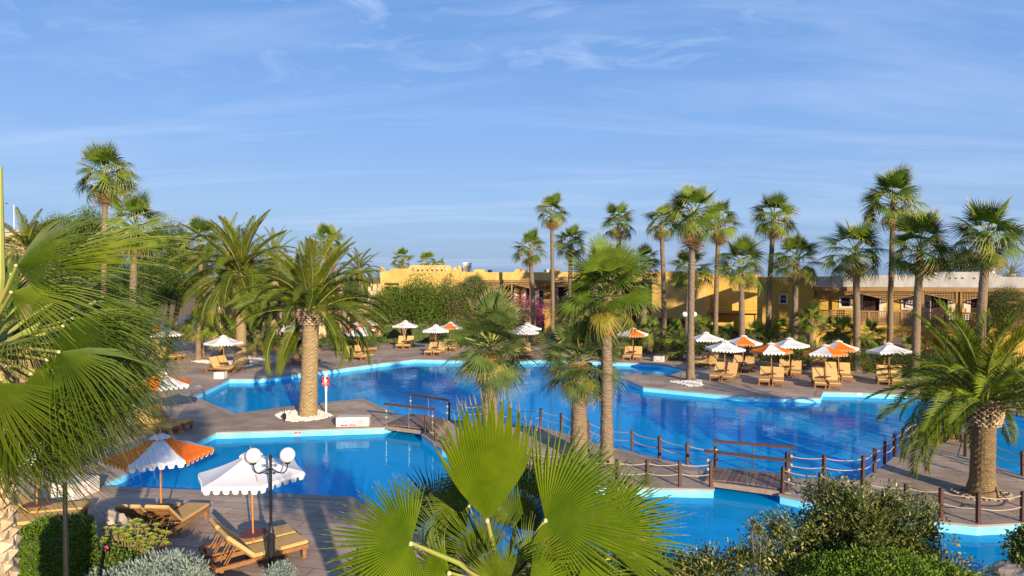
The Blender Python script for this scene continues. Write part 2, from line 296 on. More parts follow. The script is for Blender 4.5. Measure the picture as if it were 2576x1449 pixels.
def water_material():
    m = bpy.data.materials.new('pool_water'); m.use_nodes = True; t = m.node_tree; n = t.nodes; l = t.links
    n.remove(n['Principled BSDF'])
    c = n.new('ShaderNodeTexCoord')
    mp = n.new('ShaderNodeMapping'); l.new(c.outputs['Object'], mp.inputs[0]); mp.inputs['Scale'].default_value = (0.55, 1.0, 1); mp.inputs['Rotation'].default_value = (0, 0, R(6))
    a = n.new('ShaderNodeTexNoise'); l.new(mp.outputs[0], a.inputs['Vector']); a.inputs['Scale'].default_value = 3.2; a.inputs['Detail'].default_value = 4; a.inputs['Distortion'].default_value = 0.5
    b = n.new('ShaderNodeTexNoise'); l.new(mp.outputs[0], b.inputs['Vector']); b.inputs['Scale'].default_value = 0.5; b.inputs['Detail'].default_value = 3
    pw = n.new('ShaderNodeMapRange'); l.new(b.outputs[0], pw.inputs[0]); pw.inputs[1].default_value = 0.35; pw.inputs[2].default_value = 0.65; pw.inputs[3].default_value = 0.35; pw.inputs[4].default_value = 1.0
    ml = n.new('ShaderNodeMath'); ml.operation = 'MULTIPLY'; l.new(a.outputs[0], ml.inputs[0]); l.new(pw.outputs[0], ml.inputs[1])
    bp = n.new('ShaderNodeBump'); bp.inputs['Strength'].default_value = 0.5; bp.inputs['Distance'].default_value = 0.022; l.new(ml.outputs[0], bp.inputs['Height'])
    fr = n.new('ShaderNodeFresnel'); fr.inputs['IOR'].default_value = 1.21; l.new(bp.outputs[0], fr.inputs['Normal'])
    gl = n.new('ShaderNodeBsdfGlossy'); gl.inputs['Roughness'].default_value = 0.02; gl.inputs['Color'].default_value = (0.50, 0.84, 1, 1); l.new(bp.outputs[0], gl.inputs['Normal'])
    tr = n.new('ShaderNodeBsdfTransparent'); tr.inputs[0].default_value = (0.12, 0.88, 1.0, 1)
    df = n.new('ShaderNodeBsdfDiffuse'); df.inputs[0].default_value = (0.001, 0.50, 0.96, 1)      # light scattered back by the water itself
    m0 = n.new('ShaderNodeMixShader'); m0.inputs[0].default_value = 0.5; l.new(tr.outputs[0], m0.inputs[1]); l.new(df.outputs[0], m0.inputs[2])
    ms = n.new('ShaderNodeMixShader'); l.new(fr.outputs[0], ms.inputs[0]); l.new(m0.outputs[0], ms.inputs[1]); l.new(gl.outputs[0], ms.inputs[2])
    l.new(ms.outputs[0], n['Material Output'].inputs[0])
    return m
M['water'] = water_material()

# ------------------------------------------------------------ ground, pool, deck
def PX(l): return [G(x, y) for x, y in l]
basin = PX([(485,997),(577,953),(649,953),(758,939),(832,930.5),(956,914),(1043,904),(1098,905),(1209,907),(1267,913),(1331,906),(1395,904),(1542,911),
            (1654,915),(1728,931),(1682,945),(1592,942),(1559,949),(1618,973),(1894,999),(2063,1001),(2070,985),(2163,987),(2283,993),(2376,1008),
            (2510,1034),(2600,1052),(2900,1110)])
basin += [Vector((21, 15.5, 0)), Vector((17.0, 14.1, 0)), Vector((11.2, 13.9, 0)), Vector((6.0, 13.4, 0)), Vector((1.5, 13.6, 0)), Vector((-0.6, 14.6, 0))]
basin += PX([(1130,1380),(949,1286),(886,1251),(241,1223),(543,1087.5),(965,1075),(1035,1058),(912,1003),(758,1019),(591,1041)])
isl2 = PX([(1061,1094),(1112,1130),(1300,1185),(1500,1222),(1574,1226),(1795,1230),(1781,1184),(1727,1172),(1656,1154),(1499,1117),(1415,1090),(1362,1075),(1295,1070),(1130,1056)])
isl3 = PX([(1962,1244),(2043,1261),(2200,1296),(2457,1321),(2590,1314)]) + [Vector((16.5, 18.0, 0)), Vector((17.0, 20.3, 0))] + \
       PX([(2576,1199),(2496,1171),(2437,1150),(2446,1110),(2429,1063),(2357,1063),(2290,1119),(2229,1169),(2165,1210),(2068,1207),(1996,1204)])
def sheet(name, loops, z, m, kind='structure', parent=None):
    vl = [[Vector((p.x, p.y, 0)) for p in lp] for lp in loops]
    tris = tessellate_polygon(vl); flat = [(p.x, p.y, z) for lp in vl for p in lp]
    ft = []
    for a, b, c in tris:
        A, B, C = Vector(flat[a]), Vector(flat[b]), Vector(flat[c])
        ft.append((a, b, c) if (B-A).cross(C-A).z > 0 else (a, c, b))
    me = bpy.data.meshes.new(name); me.from_pydata(flat, [], ft); me.materials.append(m); me.update()
    o = link(name, me, parent)
    if kind: o['kind'] = kind
    return o
big = [Vector(p) for p in ((-2500, -60, 0), (2500, -60, 0), (2500, 4000, 0), (-2500, 4000, 0))]
sheet('ground', [big, basin], -0.03, M['soil'])
deck_outer = [Vector((-30, 13.2, 0)), Vector((-26, 40, 0))] + PX([(-60,860),(300,835),(470,832),(560,842),(760,848),(900,850),(960,848),(1060,853),(1150,858),(1240,864),(1400,872),(1560,882),(1700,893),(1850,903),(2060,918),(2200,932),(2350,950),(2560,975),(2900,1010)]) + \
             [Vector((30, 16, 0)), Vector((22, 12.2, 0)), Vector((-4.0, 12.2, 0)), Vector((-8, 12.6, 0))]
sheet('pool_deck', [deck_outer, basin], 0.0, M['deck'])
sheet('walkway_island', [isl2], 0.0, M['deck'])
sheet('walkway_pier', [isl3], 0.0, M['deck'])
wl = [Vector((-30, 10, 0)), Vector((34, 10, 0)), Vector((34, 60, 0)), Vector((-30, 60, 0))]
def grown(loop, d):     # offset polygon by d along its outward normals
    n = len(loop); area = sum(loop[i].x*loop[(i+1) % n].y - loop[(i+1) % n].x*loop[i].y for i in range(n)); sg = 1 if area > 0 else -1
    res = []
    for i in range(n):
        a, b, c = loop[i-1], loop[i], loop[(i+1) % n]
        e1 = (b-a).normalized(); e2 = (c-b).normalized()
        n1 = Vector((e1.y, -e1.x, 0))*sg; n2 = Vector((e2.y, -e2.x, 0))*sg
        m_ = n1 + n2
        m_ = m_ / max(0.35, m_.length) if m_.length > 1e-6 else n1
        k = d / max(0.5, m_.dot(n1)); res.append(b + m_*k)
    return res
sheet('pool_floor', [grown(basin, 0.2)], -0.95, M['poolfloor'])
wt = sheet('pool_water', [grown(basin, 0.1)], -0.27, M['water'])
def pool_walls(name, loop):
    b = MB(); n = len(loop)
    for i in range(n):
        p, q = loop[i], loop[(i+1) % n]
        b.add([(p.x,p.y,-0.03),(q.x,q.y,-0.03),(q.x,q.y,-1.4),(p.x,p.y,-1.4)], [(0,1,2,3)])
    o = b.build(name, M['poolwall']); o['kind'] = 'structure'
    return o
pool_walls('pool_wall', basin); pool_walls('pool_wall', isl2); pool_walls('pool_wall', isl3)
def coping(loop, outward, wdt=0.30, skip=()):
    a = grown(loop, -0.03 if outward else 0.03); b_ = grown(loop, wdt if outward else -wdt)
    b = MB(); n = len(loop)
    for i in range(n):
        j = (i+1) % n
        if i in skip: continue
        b.add([(a[i].x,a[i].y,0.012),(a[j].x,a[j].y,0.012),(b_[j].x,b_[j].y,0.012),(b_[i].x,b_[i].y,0.012),(a[i].x,a[i].y,-0.05),(a[j].x,a[j].y,-0.05)], [(0,1,2,3),(0,4,5,1)])
    o = b.build('pool_coping', M['coping']); o['kind'] = 'structure'; return o
coping(basin, True); coping(isl2, False); coping(isl3, False)

# ------------------------------------------------------------ buildings
class Facade:
    """vertical plane through two ground points; s runs along it, n points to the viewer"""
    def __init__(s, px0, d0, px1, d1):
        a = P(px0, 700, d0); b = P(px1, 700, d1); s.o = Vector((a.x, a.y, 0)); b = Vector((b.x, b.y, 0))
        s.u = (b - s.o).normalized(); s.n = Vector((s.u.y, -s.u.x, 0)); s.L = (b - s.o).length
        if s.n.y > 0: s.n = -s.n
        s.ang = math.atan2(s.u.y, s.u.x)
    def s(s_, px):
        k = (px - CX)/FPX/_c     # x = k*y (approximately, level ray)
        return (k*s_.o.y - s_.o.x)/(s_.u.x - k*s_.u.y)
    def depth(s_, px):
        return (s_.o + s_.u*s_.s(px)).y
    def z(s_, px, py):
        return P(px, py, s_.depth(px)).z
    def pt(s_, a, off=0, z=0):
        p = s_.o + s_.u*a + s_.n*off; return Vector((p.x, p.y, z))
    def box(s_, b, s0, s1, o0, o1, z0, z1, mi=0):
        c = s_.pt((s0+s1)/2, (o0+o1)/2, (z0+z1)/2)
        b.box(c, (abs(s1-s0), abs(o1-o0), abs(z1-z0)), rz=s_.ang, mi=mi)
    def wall(s_, b, s0, s1, o0, o1, z0, z1, holes=(), mi=0):
        xs = sorted({s0, s1, *[h[0] for h in holes], *[h[1] for h in holes]})
        for i in range(len(xs)-1):
            xm = (xs[i]+xs[i+1])/2; hs = sorted([(h[2], h[3]) for h in holes if h[0] < xm < h[1]])
            z = z0
            for h in hs:
                if h[0] > z: s_.box(b, xs[i], xs[i+1], o0, o1, z, h[0], mi)
                z = h[1]
            if z < z1: s_.box(b, xs[i], xs[i+1], o0, o1, z, z1, mi)
    def poly(s_, b, pts, o0, o1, mi=0):   # extruded outline in (s,z)
        n = len(pts); vs = [s_.pt(a, o0, z) for a, z in pts] + [s_.pt(a, o1, z) for a, z in pts]
        b.add(vs, [tuple(range(n)), tuple(range(2*n-1, n-1, -1))] + [(i, n+i, n+(i+1) % n, (i+1) % n) for i in range(n)], mi)

def lattice(f, b, s0, s1, za, zb_fn, o, cell=0.16, w_=0.055):
    """square lattice between the line z=za and the slanting line zb_fn(s)"""
    s = s0 + cell/2
    while s < s1:
        zb = zb_fn(s)
        if abs(za - zb) > 0.05: f.box(b, s-w_/2, s+w_/2, o-0.012, o+0.012, min(za, zb), max(za, zb))
        s += cell
    zmin = min(zb_fn(s0), zb_fn(s1), za); zmax = max(zb_fn(s0), zb_fn(s1), za); z = zmin + cell/2
    while z < zmax:
        lo, hi = s0, s1
        ins = [s0 + (s1-s0)*k/40 for k in range(41) if min(za, zb_fn(s0+(s1-s0)*k/40)) <= z <= max(za, zb_fn(s0+(s1-s0)*k/40))]
        if len(ins) > 1: f.box(b, ins[0], ins[-1], o+0.013, o+0.035, z-w_/2, z+w_/2)
        z += cell

def window_part(f, root, s0, s1, z0, z1, off=0.0, frame='trimwhite', fw=0.14):
    b = MB()
    f.wall(b, s0-fw, s1+fw, off-0.02, off+0.05, z0-fw, z1+fw, [(s0, s1, z0, z1)])
    w_ = b.build('window', M[frame], root)
    g = MB(); f.box(g, s0-0.01, s1+0.01, off-0.14, off-0.12, z0-0.01, z1+0.01); g.build('pane', M['darkglass'], w_)
    c = MB(); f.box(c, s0, s1, off-0.11, off-0.07, (z0+z1)/2-0.02, (z0+z1)/2+0.02); f.box(c, s0, s0+0.05, off-0.11, off-0.06, z0, z1); f.box(c, s1-0.05, s1, off-0.11, off-0.06, z0, z1)
    c.build('sash', M['acgrey'], w_)
def door_part(f, root, s0, s1, z0, z1, off=0.0, quoins=True, leaf='darkdoor'):
    b = MB(); f.box(b, s0, s1, off-0.22, off-0.17, z0, z1); f.box(b, (s0+s1)/2-0.03, (s0+s1)/2+0.03, off-0.17, off-0.14, z0, z1)
    d = b.build('door', M[leaf], root)
    h = MB(); f.box(h, s0+0.10, s0+0.14, off-0.17, off-0.12, z0+0.95, z0+1.15); h.build('handle', M['steel'], d)
    if quoins:
        q = MB()
        for sg, e in ((-1, s0), (1, s1)):
            z = z0; k = 0
            while z < z1 - 0.05:
                wd = 0.42 if k % 2 else 0.26; zt = min(z+0.42, z1)
                f.box(q, e, e+sg*wd, off-0.02, off+0.035+0.004*k, z, zt); z = zt; k += 1
        f.box(q, s0-0.26, s1+0.26, off-0.02, off+0.045, z1, z1+0.16)
        q.build('door_surround', M['trimwhite'], d)

# --- right wing: balconies under a brown lattice pergola
fr = Facade(2048, 49.5, 2660, 43.5)
rw = empty('hotel_wing', fr.pt(0, 0, 0), 'yellow hotel wing with brown lattice balconies and whitewashed parapet at the right', 'hotel building', 'wings of the yellow hotel')
def RB(name, mats, b, par=None, stuff=False):
    me = b.mesh(name, mats); par = par or rw; o = link(name, me, par)
    # geometry is in world space: undo the parents' translation
    q = par; off = Vector((0, 0, 0))
    while q: off += Vector(q.location); q = q.parent
    o.location = -off
    if stuff: o['kind'] = 'stuff'
    return o
class WMB(MB):  # builds in world space under a translated parent
    def build(s, name, mats, parent=None, smooth=False, loc=None):
        o = link(name, s.mesh(name, mats, smooth), parent)
        q = parent; off = Vector((0, 0, 0))
        while q: off += Vector(q.location); q = q.parent
        o.location = -off
        return o
_MB = MB; MB = WMB
BK = -1.55    # depth of the balcony
px_posts = [2060, 2158, 2240, 2322, 2412, 2504, 2600]
PS = [fr.s(x) for x in px_posts]; E = fr.s(2655)
FL = 2.84; RAIL = 3.88; BEAM0 = 5.32; BEAM1 = 5.60; TOP = 6.48
b = MB()
wins = [(fr.s(2118), fr.s(2142), 4.10, 4.75), (fr.s(2266)+0.35, fr.s(2288)+0.35, 4.05, 4.75), (fr.s(2528), fr.s(2552), 4.0, 4.8)]
doors = [(fr.s(2176), fr.s(2218), FL, 4.95), (fr.s(2302), fr.s(2330), FL, 4.95), (fr.s(2352), fr.s(2396), FL, 5.0), (fr.s(2455), fr.s(2490), FL, 4.95)]
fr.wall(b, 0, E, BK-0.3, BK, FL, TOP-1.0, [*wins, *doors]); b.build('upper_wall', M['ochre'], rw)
for wn in wins: window_part(fr, rw, *wn, off=BK)
for dn in doors: door_part(fr, rw, *dn, off=BK)
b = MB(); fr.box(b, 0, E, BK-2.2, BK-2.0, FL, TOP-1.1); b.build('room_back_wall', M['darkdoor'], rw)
b = MB(); fr.box(b, 0, E, -10, 0.10, 2.46, FL); b.build('balcony_slab', M['ochre'], rw)
b = MB()
segs = [0.0] + PS[1:] ; s_ = 0.2
gholes = []
for k, (x0, x1) in enumerate(((2075, 2140), (2165, 2225), (2243, 2290), (2300, 2333), (2350, 2440), (2460, 2550))):
    gholes.append((fr.s(x0), fr.s(x1), 0.0, 1.85 if k % 2 else 2.0))
fr.wall(b, 0, E, -0.35, -0.05, -0.1, 2.46, gholes); b.build('arcade_wall', M['ochre'], rw)
b = MB(); fr.box(b, 0, fr.s(2236), -4.2, -4.0, 0, 2.4); fr.box(b, fr.s(2345), E, -4.2, -4.0, 0, 2.4); b.build('arcade_back_wall', M['ochre'], rw)
b = MB(); fr.box(b, 0, 0.3, -8, -0.36, -0.05, TOP-0.3); b.build('end_wall', M['ochre'], rw)
b = MB()
zp = TOP; zt = [(0, 5.62), (E, 5.62), (E, TOP-0.12), (fr.s(2512)+0.3, TOP-0.12), (fr.s(2500), TOP+0.10), (fr.s(2482), TOP+0.16), (fr.s(2476), TOP+0.12), (fr.s(2475), TOP+0.22), (fr.s(2350), TOP+0.22), (fr.s(2349), TOP+0.06), (fr.s(2245), TOP+0.02), (0, TOP-0.10)]
holes = [(2390, 0), (2405, 0), (2422, 0), (2451, 0)]
fr.poly(b, zt, -0.36, 0.0); par = b.build('parapet', M['whitewash'], rw)
for hx, _ in holes:
    c = fr.s(hx); d_ = 0.14; zc = TOP - 0.17
    q = MB(); fr.poly(q, [(c-d_, zc), (c, zc-d_), (c+d_, zc), (c, zc+d_)], 0.004, 0.03); q.build('diamond_vent', M['trimwhite'], par)
    q = MB(); fr.poly(q, [(c-d_*.6, zc-0.01), (c, zc-d_*.75), (c+d_*.6, zc-0.01), (c, zc+d_*.2)], 0.034, 0.04); q.build('vent_opening', M['darkglass'], par)
b = MB(); fr.box(b, 0.01, E, -10, -0.36, 5.62, 5.78); b.build('roof', M['whitewash'], rw)
b = MB(); b.tube([fr.pt(fr.s(2466), 0.03, 6.35), fr.pt(fr.s(2467), 0.04, 6.0), fr.pt(fr.s(2466), 0.03, 5.6)], 0.025, 5); b.build('rain_pipe', M['black'], par)
b = MB(); fr.box(b, 0.05, E, -0.02, 0.22, BEAM0, BEAM1)
s = 0.3
while s < E: fr.box(b, s, s+0.08, BK+0.01, -0.03, BEAM0+0.05, BEAM1-0.05); s += 0.6
b.build('pergola_beam', M['brownwood'], rw)
for i, ps in enumerate(PS):
    offs = (-0.13, 0.13) if i in (2, 4, 6) else (0,)
    for o_ in offs:
        b = MB(); fr.box(b, ps+o_-0.06, ps+o_+0.06, 0.0, 0.13, FL, BEAM0); b.build('post', M['brownwood'], rw)
for i in range(len(PS)-1):
    a, c = PS[i]+0.1, PS[i+1]-0.1
    deep_first = (i % 2 == 0)
    zf = (lambda s, a=a, c=c: BEAM0-0.62 + 0.5*((s-a)/(c-a))) if deep_first else (lambda s, a=a, c=c: BEAM0-0.12 - 0.5*((s-a)/(c-a)))
    b = MB(); lattice(fr, b, a, c, BEAM0, zf, 0.05)
    fr.poly(b, [(a, zf(a)-0.06), (c, zf(c)-0.06), (c, zf(c)), (a, zf(a))], 0.02, 0.10)
    RB('lattice_valance', M['brownwood'], b, rw, True)
    b = MB(); fr.box(b, a, c, 0.02, 0.12, RAIL-0.09, RAIL); fr.box(b, a, c, 0.02, 0.12, FL+0.05, FL+0.13)
    rl = b.build('railing', M['brownwood'], rw)
    b = MB(); lattice(fr, b, a+0.02, c-0.02, RAIL-0.1, lambda s: FL+0.13, 0.05, 0.15, 0.06); RB('railing_lattice', M['brownwood'], b, rl, True)
    n_ = 3
    for k in range(1, n_):
        b = MB(); sx = a+(c-a)*k/n_; fr.box(b, sx-0.05, sx+0.05, 0.03, 0.11, FL+0.13, RAIL-0.09); b.build('railing_stile', M['brownwood'], rl)
# block with one small window, left end of that wing
fc = Facade(1905, 51.0, 2048, 49.5)
b = MB(); wn = (fc.s(1962), fc.s(1979), 4.35, 4.95)
fc.wall(b, 0, fc.L, -0.3, 0, -0.1, 6.35, [wn]); wl_ = b.build('end_block_wall', M['ochre'], rw)
window_part(fc, rw, *wn, fw=0.10)
b = MB(); fc.box(b, 0, 0.3, -17, -0.302, -0.1, 6.35); fc.box(b, fc.L-0.3, fc.L-0.002, -9, -0.302, -0.1, 6.30); b.build('end_block_side_wall', M['ochre'], rw)
b = MB(); fc.box(b, 0.31, fc.L-0.31, -17, -0.31, 5.9, 6.1); b.build('end_block_roof', M['whitewash'], rw)
for x in (2030, 2075):
    b = MB(); c = fc.s(x); fc.poly(b, [(c-0.7, 0.9)]+[(c+0.7*math.cos(PI-PI*k/10), 1.5+0.45*math.sin(PI*k/10)) for k in range(11)]+[(c+0.7, 0.9)], 0.03, 0.10)
    b.build('arched_niche', M['yellow'], rw)

# --- middle block
fm = Facade(1640, 66.5, 1745, 64.5)
mw = empty('hotel_wing', fm.pt(0, 0, 0), 'ochre hotel block behind the tall fan palms, right of centre', 'hotel building', 'wings of the yellow hotel')
b = MB(); fm.wall(b, 0, fm.L, -0.3, 0, 2.35, 6.9); b.build('upper_wall', M['yellow'], mw)
b = MB(); fm.wall(b, 0, fm.L, -0.8, -0.5, -0.1, 2.2, [(fm.s(1668), fm.s(1690), 0, 1.9), (fm.s(1700), fm.s(1730), 0, 1.9)]); b.build('ground_floor_wall', M['cream'], mw)
b = MB(); fm.box(b, -0.3, fm.L+1.2, -0.8, 0.35, 2.2, 2.35); b.build('canopy', M['yellow'], mw)
b = MB(); fm.box(b, fm.s(1668), fm.s(1690), -0.95, -0.9, 0, 1.9); fm.box(b, fm.s(1700), fm.s(1730), -0.95, -0.9, 0, 1.9); b.build('glass_door', M['darkglass'], mw)
b = MB(); fm.box(b, 0.3, 0.62, 0.0, 0.3, -0.1, 2.2); b.build('pillar', M['yellow'], mw)
b = MB(); fm.box(b, fm.L-0.3, fm.L, -8, -0.302, -0.1, 6.8); fm.box(b, 0, 0.3, -8, -0.302, -0.1, 6.8); b.build('side_wall', M['yellow'], mw)
b = MB(); fm.box(b, 0.31, fm.L-0.31, -8, -0.31, 6.4, 6.55); b.build('roof', M['whitewash'], mw)
frc = Facade(1738, 71.5, 1912, 70.5)
b = MB(); frc.wall(b, 0, frc.L, -0.3, 0, -0.1, 6.6, [(frc.s(1775), frc.s(1900), 0, 2.2)]); b.build('recessed_wall', M['ochre'], mw)
b = MB(); frc.box(b, 0, frc.L, -3.0, -2.8, -0.1, 6.5); b.build('recess_back_wall', M['ochre'], mw)
b = MB(); frc.box(b, 0, frc.L, 0.0, 1.2, 2.45, 2.7); b.build('planter_ledge', M['ochre'], mw)
# --- left wing
fa = Facade(957, 79.0, 1640, 72.5)
lw = empty('hotel_wing', fa.pt(0, 0, 0), 'bright yellow hotel wing with stepped parapet behind the flowering trees', 'hotel building', 'wings of the yellow hotel')
S = fa.s; Z = fa.z
zb = Z(1050, 705)
s1 = S(1172)
b = MB()
fa.wall(b, S(957), s1, -0.3, 0, 0.0, zb, [(S(966), S(1003), Z(985, 770), Z(985, 712))]); b.build('front_wall', M['yellow'], lw)
slots = [(S(x)-0.12, S(x)+0.16, Z(1080, 682.5), Z(1080, 673)) for x in (1038, 1050.5, 1062, 1074, 1086, 1098, 1110, 1122)]
b = MB()
fa.wall(b, S(1034), S(1128), -0.3, 0, zb, Z(1080, 667), slots)
fa.poly(b, [(S(957), zb), (S(1034)-.002, zb), (S(1034)-.002, Z(1034, 668)), (S(1031), Z(1031, 668.5)), (S(1026), Z(1026, 675.5)), (S(985), Z(985, 676)), (S(978), Z(978, 682.5)), (S(968), Z(968, 682)), (S(964), Z(964, 674)), (S(960), Z(960, 671)), (S(957), Z(957, 673))], -0.3, 0)
fa.poly(b, [(S(1128)+.002, zb), (s1, zb), (s1, Z(1172, 683)), (S(1160), Z(1160, 683)), (S(1152), Z(1152, 677)), (S(1138), Z(1138, 677.5)), (S(1131), Z(1131, 668.5)), (S(1128)+.002, Z(1128, 668))], -0.3, 0)
pr = b.build('parapet', M['yellow'], lw)
b = MB(); b.lathe([(0, 0.5), (0.22, 0.38), (0.28, 0.2), (0.2, 0.0)], 10, fa.pt(S(1154), -0.15, Z(1154, 678.0))); b.build('finial', M['yellow'], pr)
b = MB(); fa.box(b, S(957), s1, -9, -0.302, zb-0.8, zb-0.6); fa.box(b, S(957), S(957)+0.3, -9, -0.302, 0, zb); b.build('side_wall', M['yellow'], lw)
b = MB(); fa.box(b, S(1037), S(1124), -1.9, -1.7, Z(1080, 690), Z(1080, 671)); fa.box(b, S(968), S(978), -1.9, -1.7, Z(975, 690), Z(975, 676)); fa.box(b, S(1131), S(1150), -1.9, -1.7, Z(1140, 690), Z(1140, 672)); b.build('roof_screen', M['trimwhite'], lw)
b = MB(); fa.box(b, S(957), S(1050), 0.01, 0.2, -0.1, Z(1000, 822)); b.build('stone_plinth', M['stonewall'], lw)
b = MB(); fa.box(b, S(969), S(1014), 0.01, 0.06, Z(990, 815), Z(990, 781)); bd = b.build('notice_board', M['bluesign'], lw)
b = MB(); fa.box(b, S(978), S(985), 0.07, 0.08, Z(990, 800), Z(990, 791)); b.build('notice_sheet', M['whitesign'], bd)
# balcony part of that wing
e = S(1640); bkl = -2.2
fl = 2.75; rail = 3.75; be0 = 5.35; be1 = 5.95; top = Z(1250, 685)
b = MB()
ds = [(S(a), S(c), fl, 5.1) for a, c in ((1172, 1192), (1212, 1226), (1254, 1283), (1316, 1338), (1398, 1420), (1500, 1530), (1590, 1612))]
ws = [(S(1348), S(1360), 3.9, 4.7), (S(1478), S(1490), 3.9, 4.7)]
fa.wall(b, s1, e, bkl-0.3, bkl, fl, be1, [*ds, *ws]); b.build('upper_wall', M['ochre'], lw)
for d in ds: door_part(fa, lw, *d, off=bkl)
for q in ws: window_part(fa, lw, *q, off=bkl, fw=0.2)
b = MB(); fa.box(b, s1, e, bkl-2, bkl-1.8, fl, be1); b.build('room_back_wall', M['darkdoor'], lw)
b = MB(); fa.box(b, s1, e, -9, 0, 2.45, fl); b.build('balcony_slab', M['ochre'], lw)
b = MB(); fa.wall(b, s1, e, -0.3, -0.01, 0, 2.45, [(S(a), S(c), 0, 2.0) for a, c in ((1240, 1270), (1290, 1320), (1340, 1370), (1470, 1500), (1570, 1600), (1612, 1632))]); b.build('ground_floor_wall', M['ochre'], lw)
b = MB(); fa.box(b, s1, e, -3.2, -3.0, 0, 2.4); b.build('ground_floor_back_wall', M['cream'], lw)
b = MB(); fa.poly(b, [(s1+.01, be1+0.02), (e, be1+0.02), (e, top), (S(1410), top)] + sum([[(S(x+16), top), (S(x+11), top+0.33), (S(x-11), top+0.33), (S(x-16), top)] for x in (1396, 1308, 1205)], []) + [(s1+.01, top)], -0.4, 0.02)
b.build('parapet', M['yellow'], lw)
b = MB(); fa.box(b, s1, e, -9, -0.41, be1+0.02, be1+0.2); b.build('roof', M['whitewash'], lw)
b = MB(); fa.box(b, s1, e, 0.02, 0.25, be1-0.25, be1); b.build('pergola_beam', M['brownwood'], lw)
lp = [S(x) for x in (1157, 1242, 1288, 1335, 1387, 1440, 1495, 1545, 1595, 1638)]
for i, ps in enumerate(lp):
    b = MB(); fa.box(b, ps-0.08, ps+0.08, 0.05, 0.2, fl, be1-0.25); b.build('post', M['brownwood'], lw)
    if i < len(lp)-1:
        a, c = ps+0.1, lp[i+1]-0.1; zt_ = be1-0.25
        zf = (lambda s, a=a, c=c: zt_-0.62 + 0.5*((s-a)/(c-a))) if i % 2 else (lambda s, a=a, c=c: zt_-0.12 - 0.5*((s-a)/(c-a)))
        if i == 0: zf = lambda s, a=a, c=c: zt_-0.62+0.5*(1-abs((s-a)/(c-a)-0.5)*2)
        b = MB(); lattice(fa, b, a, c, zt_, zf, 0.1, 0.2, 0.08); fa.poly(b, [(a, zf(a)-0.08), ((a+c)/2, zf((a+c)/2)-0.08), (c, zf(c)-0.08), (c, zf(c)), ((a+c)/2, zf((a+c)/2)), (a, zf(a))], 0.07, 0.15)
        RB('lattice_valance', M['brownwood'], b, lw, True)
        b = MB(); fa.box(b, a, c, 0.06, 0.18, rail-0.1, rail); fa.box(b, a, c, 0.06, 0.18, fl+0.05, fl+0.15); rl = b.build('railing', M['brownwood'], lw)
        b = MB(); lattice(fa, b, a+.02, c-.02, rail-0.1, lambda s: fl+0.15, 0.1, 0.2, 0.07); RB('railing_lattice', M['brownwood'], b, rl, True)
# rooftop equipment
def ac_unit(px, py, Y, wpx, label):
    p = P(px, py, Y); w_ = wpx*mpp(Y); r = empty('ac_unit', (p.x, p.y, p.z), label, 'air conditioner', 'air conditioning units on the hotel roof')
    b = MB(); b.box((p.x, p.y, p.z+w_*0.32), (w_, w_*0.45, w_*0.62)); b.box((p.x-w_*.35, p.y, p.z-0.15), (0.08, w_*0.4, 0.32)); b.box((p.x+w_*.35, p.y, p.z-0.15), (0.08, w_*0.4, 0.32)); b.build('case', M['acgrey'], r)
    b = MB(); b.tube([(p.x-w_*.12, p.y-w_*.232, p.z+w_*.32), (p.x-w_*.12, p.y-w_*.25, p.z+w_*.32)], w_*0.22, 14); b.build('fan_grille', M['blackink'], r)
AC = [(1233, 686, 12, 'small pale unit left of the first roof hump'), (1306, 685, 13, 'grey unit leftmost of a close pair on the roof'), (1322, 685, 10, 'small white unit right of a close pair on the roof'),
      (1374, 686, 14, 'white unit behind the second roof hump'), (1391, 686, 12, 'dark grey unit beside the tall palm trunk'), (1217, 687, 11, 'low unit beside the white roof tower')]
for px, py, wd, lb in AC: ac_unit(px, py, 79 if px < 1300 else 77, wd, 'air conditioner, ' + lb)
ac_unit(2491, 688, 46, 24, 'brown ventilation box on the whitewashed roof at far right')
p = P(1176, 688, 84); tw = empty('roof_tower', p, 'slim white chimney tower rising above the yellow hotel roof', 'chimney')
b = MB(); b.box((p.x, p.y, p.z+0.2), (0.95, 0.8, 2.2)); b.build('shaft', M['trimwhite'], tw)
b = MB(); b.box((p.x, p.y, p.z+1.34), (1.15, 1.0, 0.1)); b.build('cap', M['whitesign'], tw)
b = MB(); b.box((p.x-0.33, p.y-0.404, p.z+0.3), (0.12, 0.02, 1.5)); b.build('painted_stripe', M['yellow'], tw)
# ochre house behind the left-hand palms
fh = Facade(490, 66, 960, 70)
lh = empty('hotel_wing', fh.pt(0, 0, 0), 'pale ochre building in shade behind the feather palms, left of centre', 'hotel building', 'wings of the yellow hotel')
b = MB(); ho = [(fh.s(x), fh.s(x+16), 3.5, 4.9) for x in (530, 600, 690, 860, 910)]
fh.wall(b, 0, fh.L, -0.3, 0, -0.1, 5.6, ho); b.build('front_wall', M['cream'], lh)
for h in ho: window_part(fh, lh, *h)
b = MB(); fh.box(b, 0, fh.L, -8, -0.31, 5.1, 5.3); b.build('roof', M['whitewash'], lh)
b = MB(); fh.box(b, fh.s(880), fh.s(950), 0.02, 1.6, 2.5, 2.75); fh.box(b, fh.s(880), fh.s(950), 1.5, 1.6, 2.75, 3.5); b.build('balcony', M['cream'], lh)
fo = Facade(-40, 66, 250, 64)
lo_ = empty('hotel_wing', fo.pt(0, 0, 0), 'cream building glimpsed behind the palms at the far left', 'hotel building', 'wings of the yellow hotel')
b = MB(); ho = [(fo.s(x), fo.s(x+18), 3.4, 5.0) for x in (30, 90, 200)]
fo.wall(b, 0, fo.L, -0.3, 0, -0.1, Z(200, 573)*0+10.8, ho); b.build('front_wall', M['cream'], lo_)
for h in ho: window_part(fo, lo_, *h)
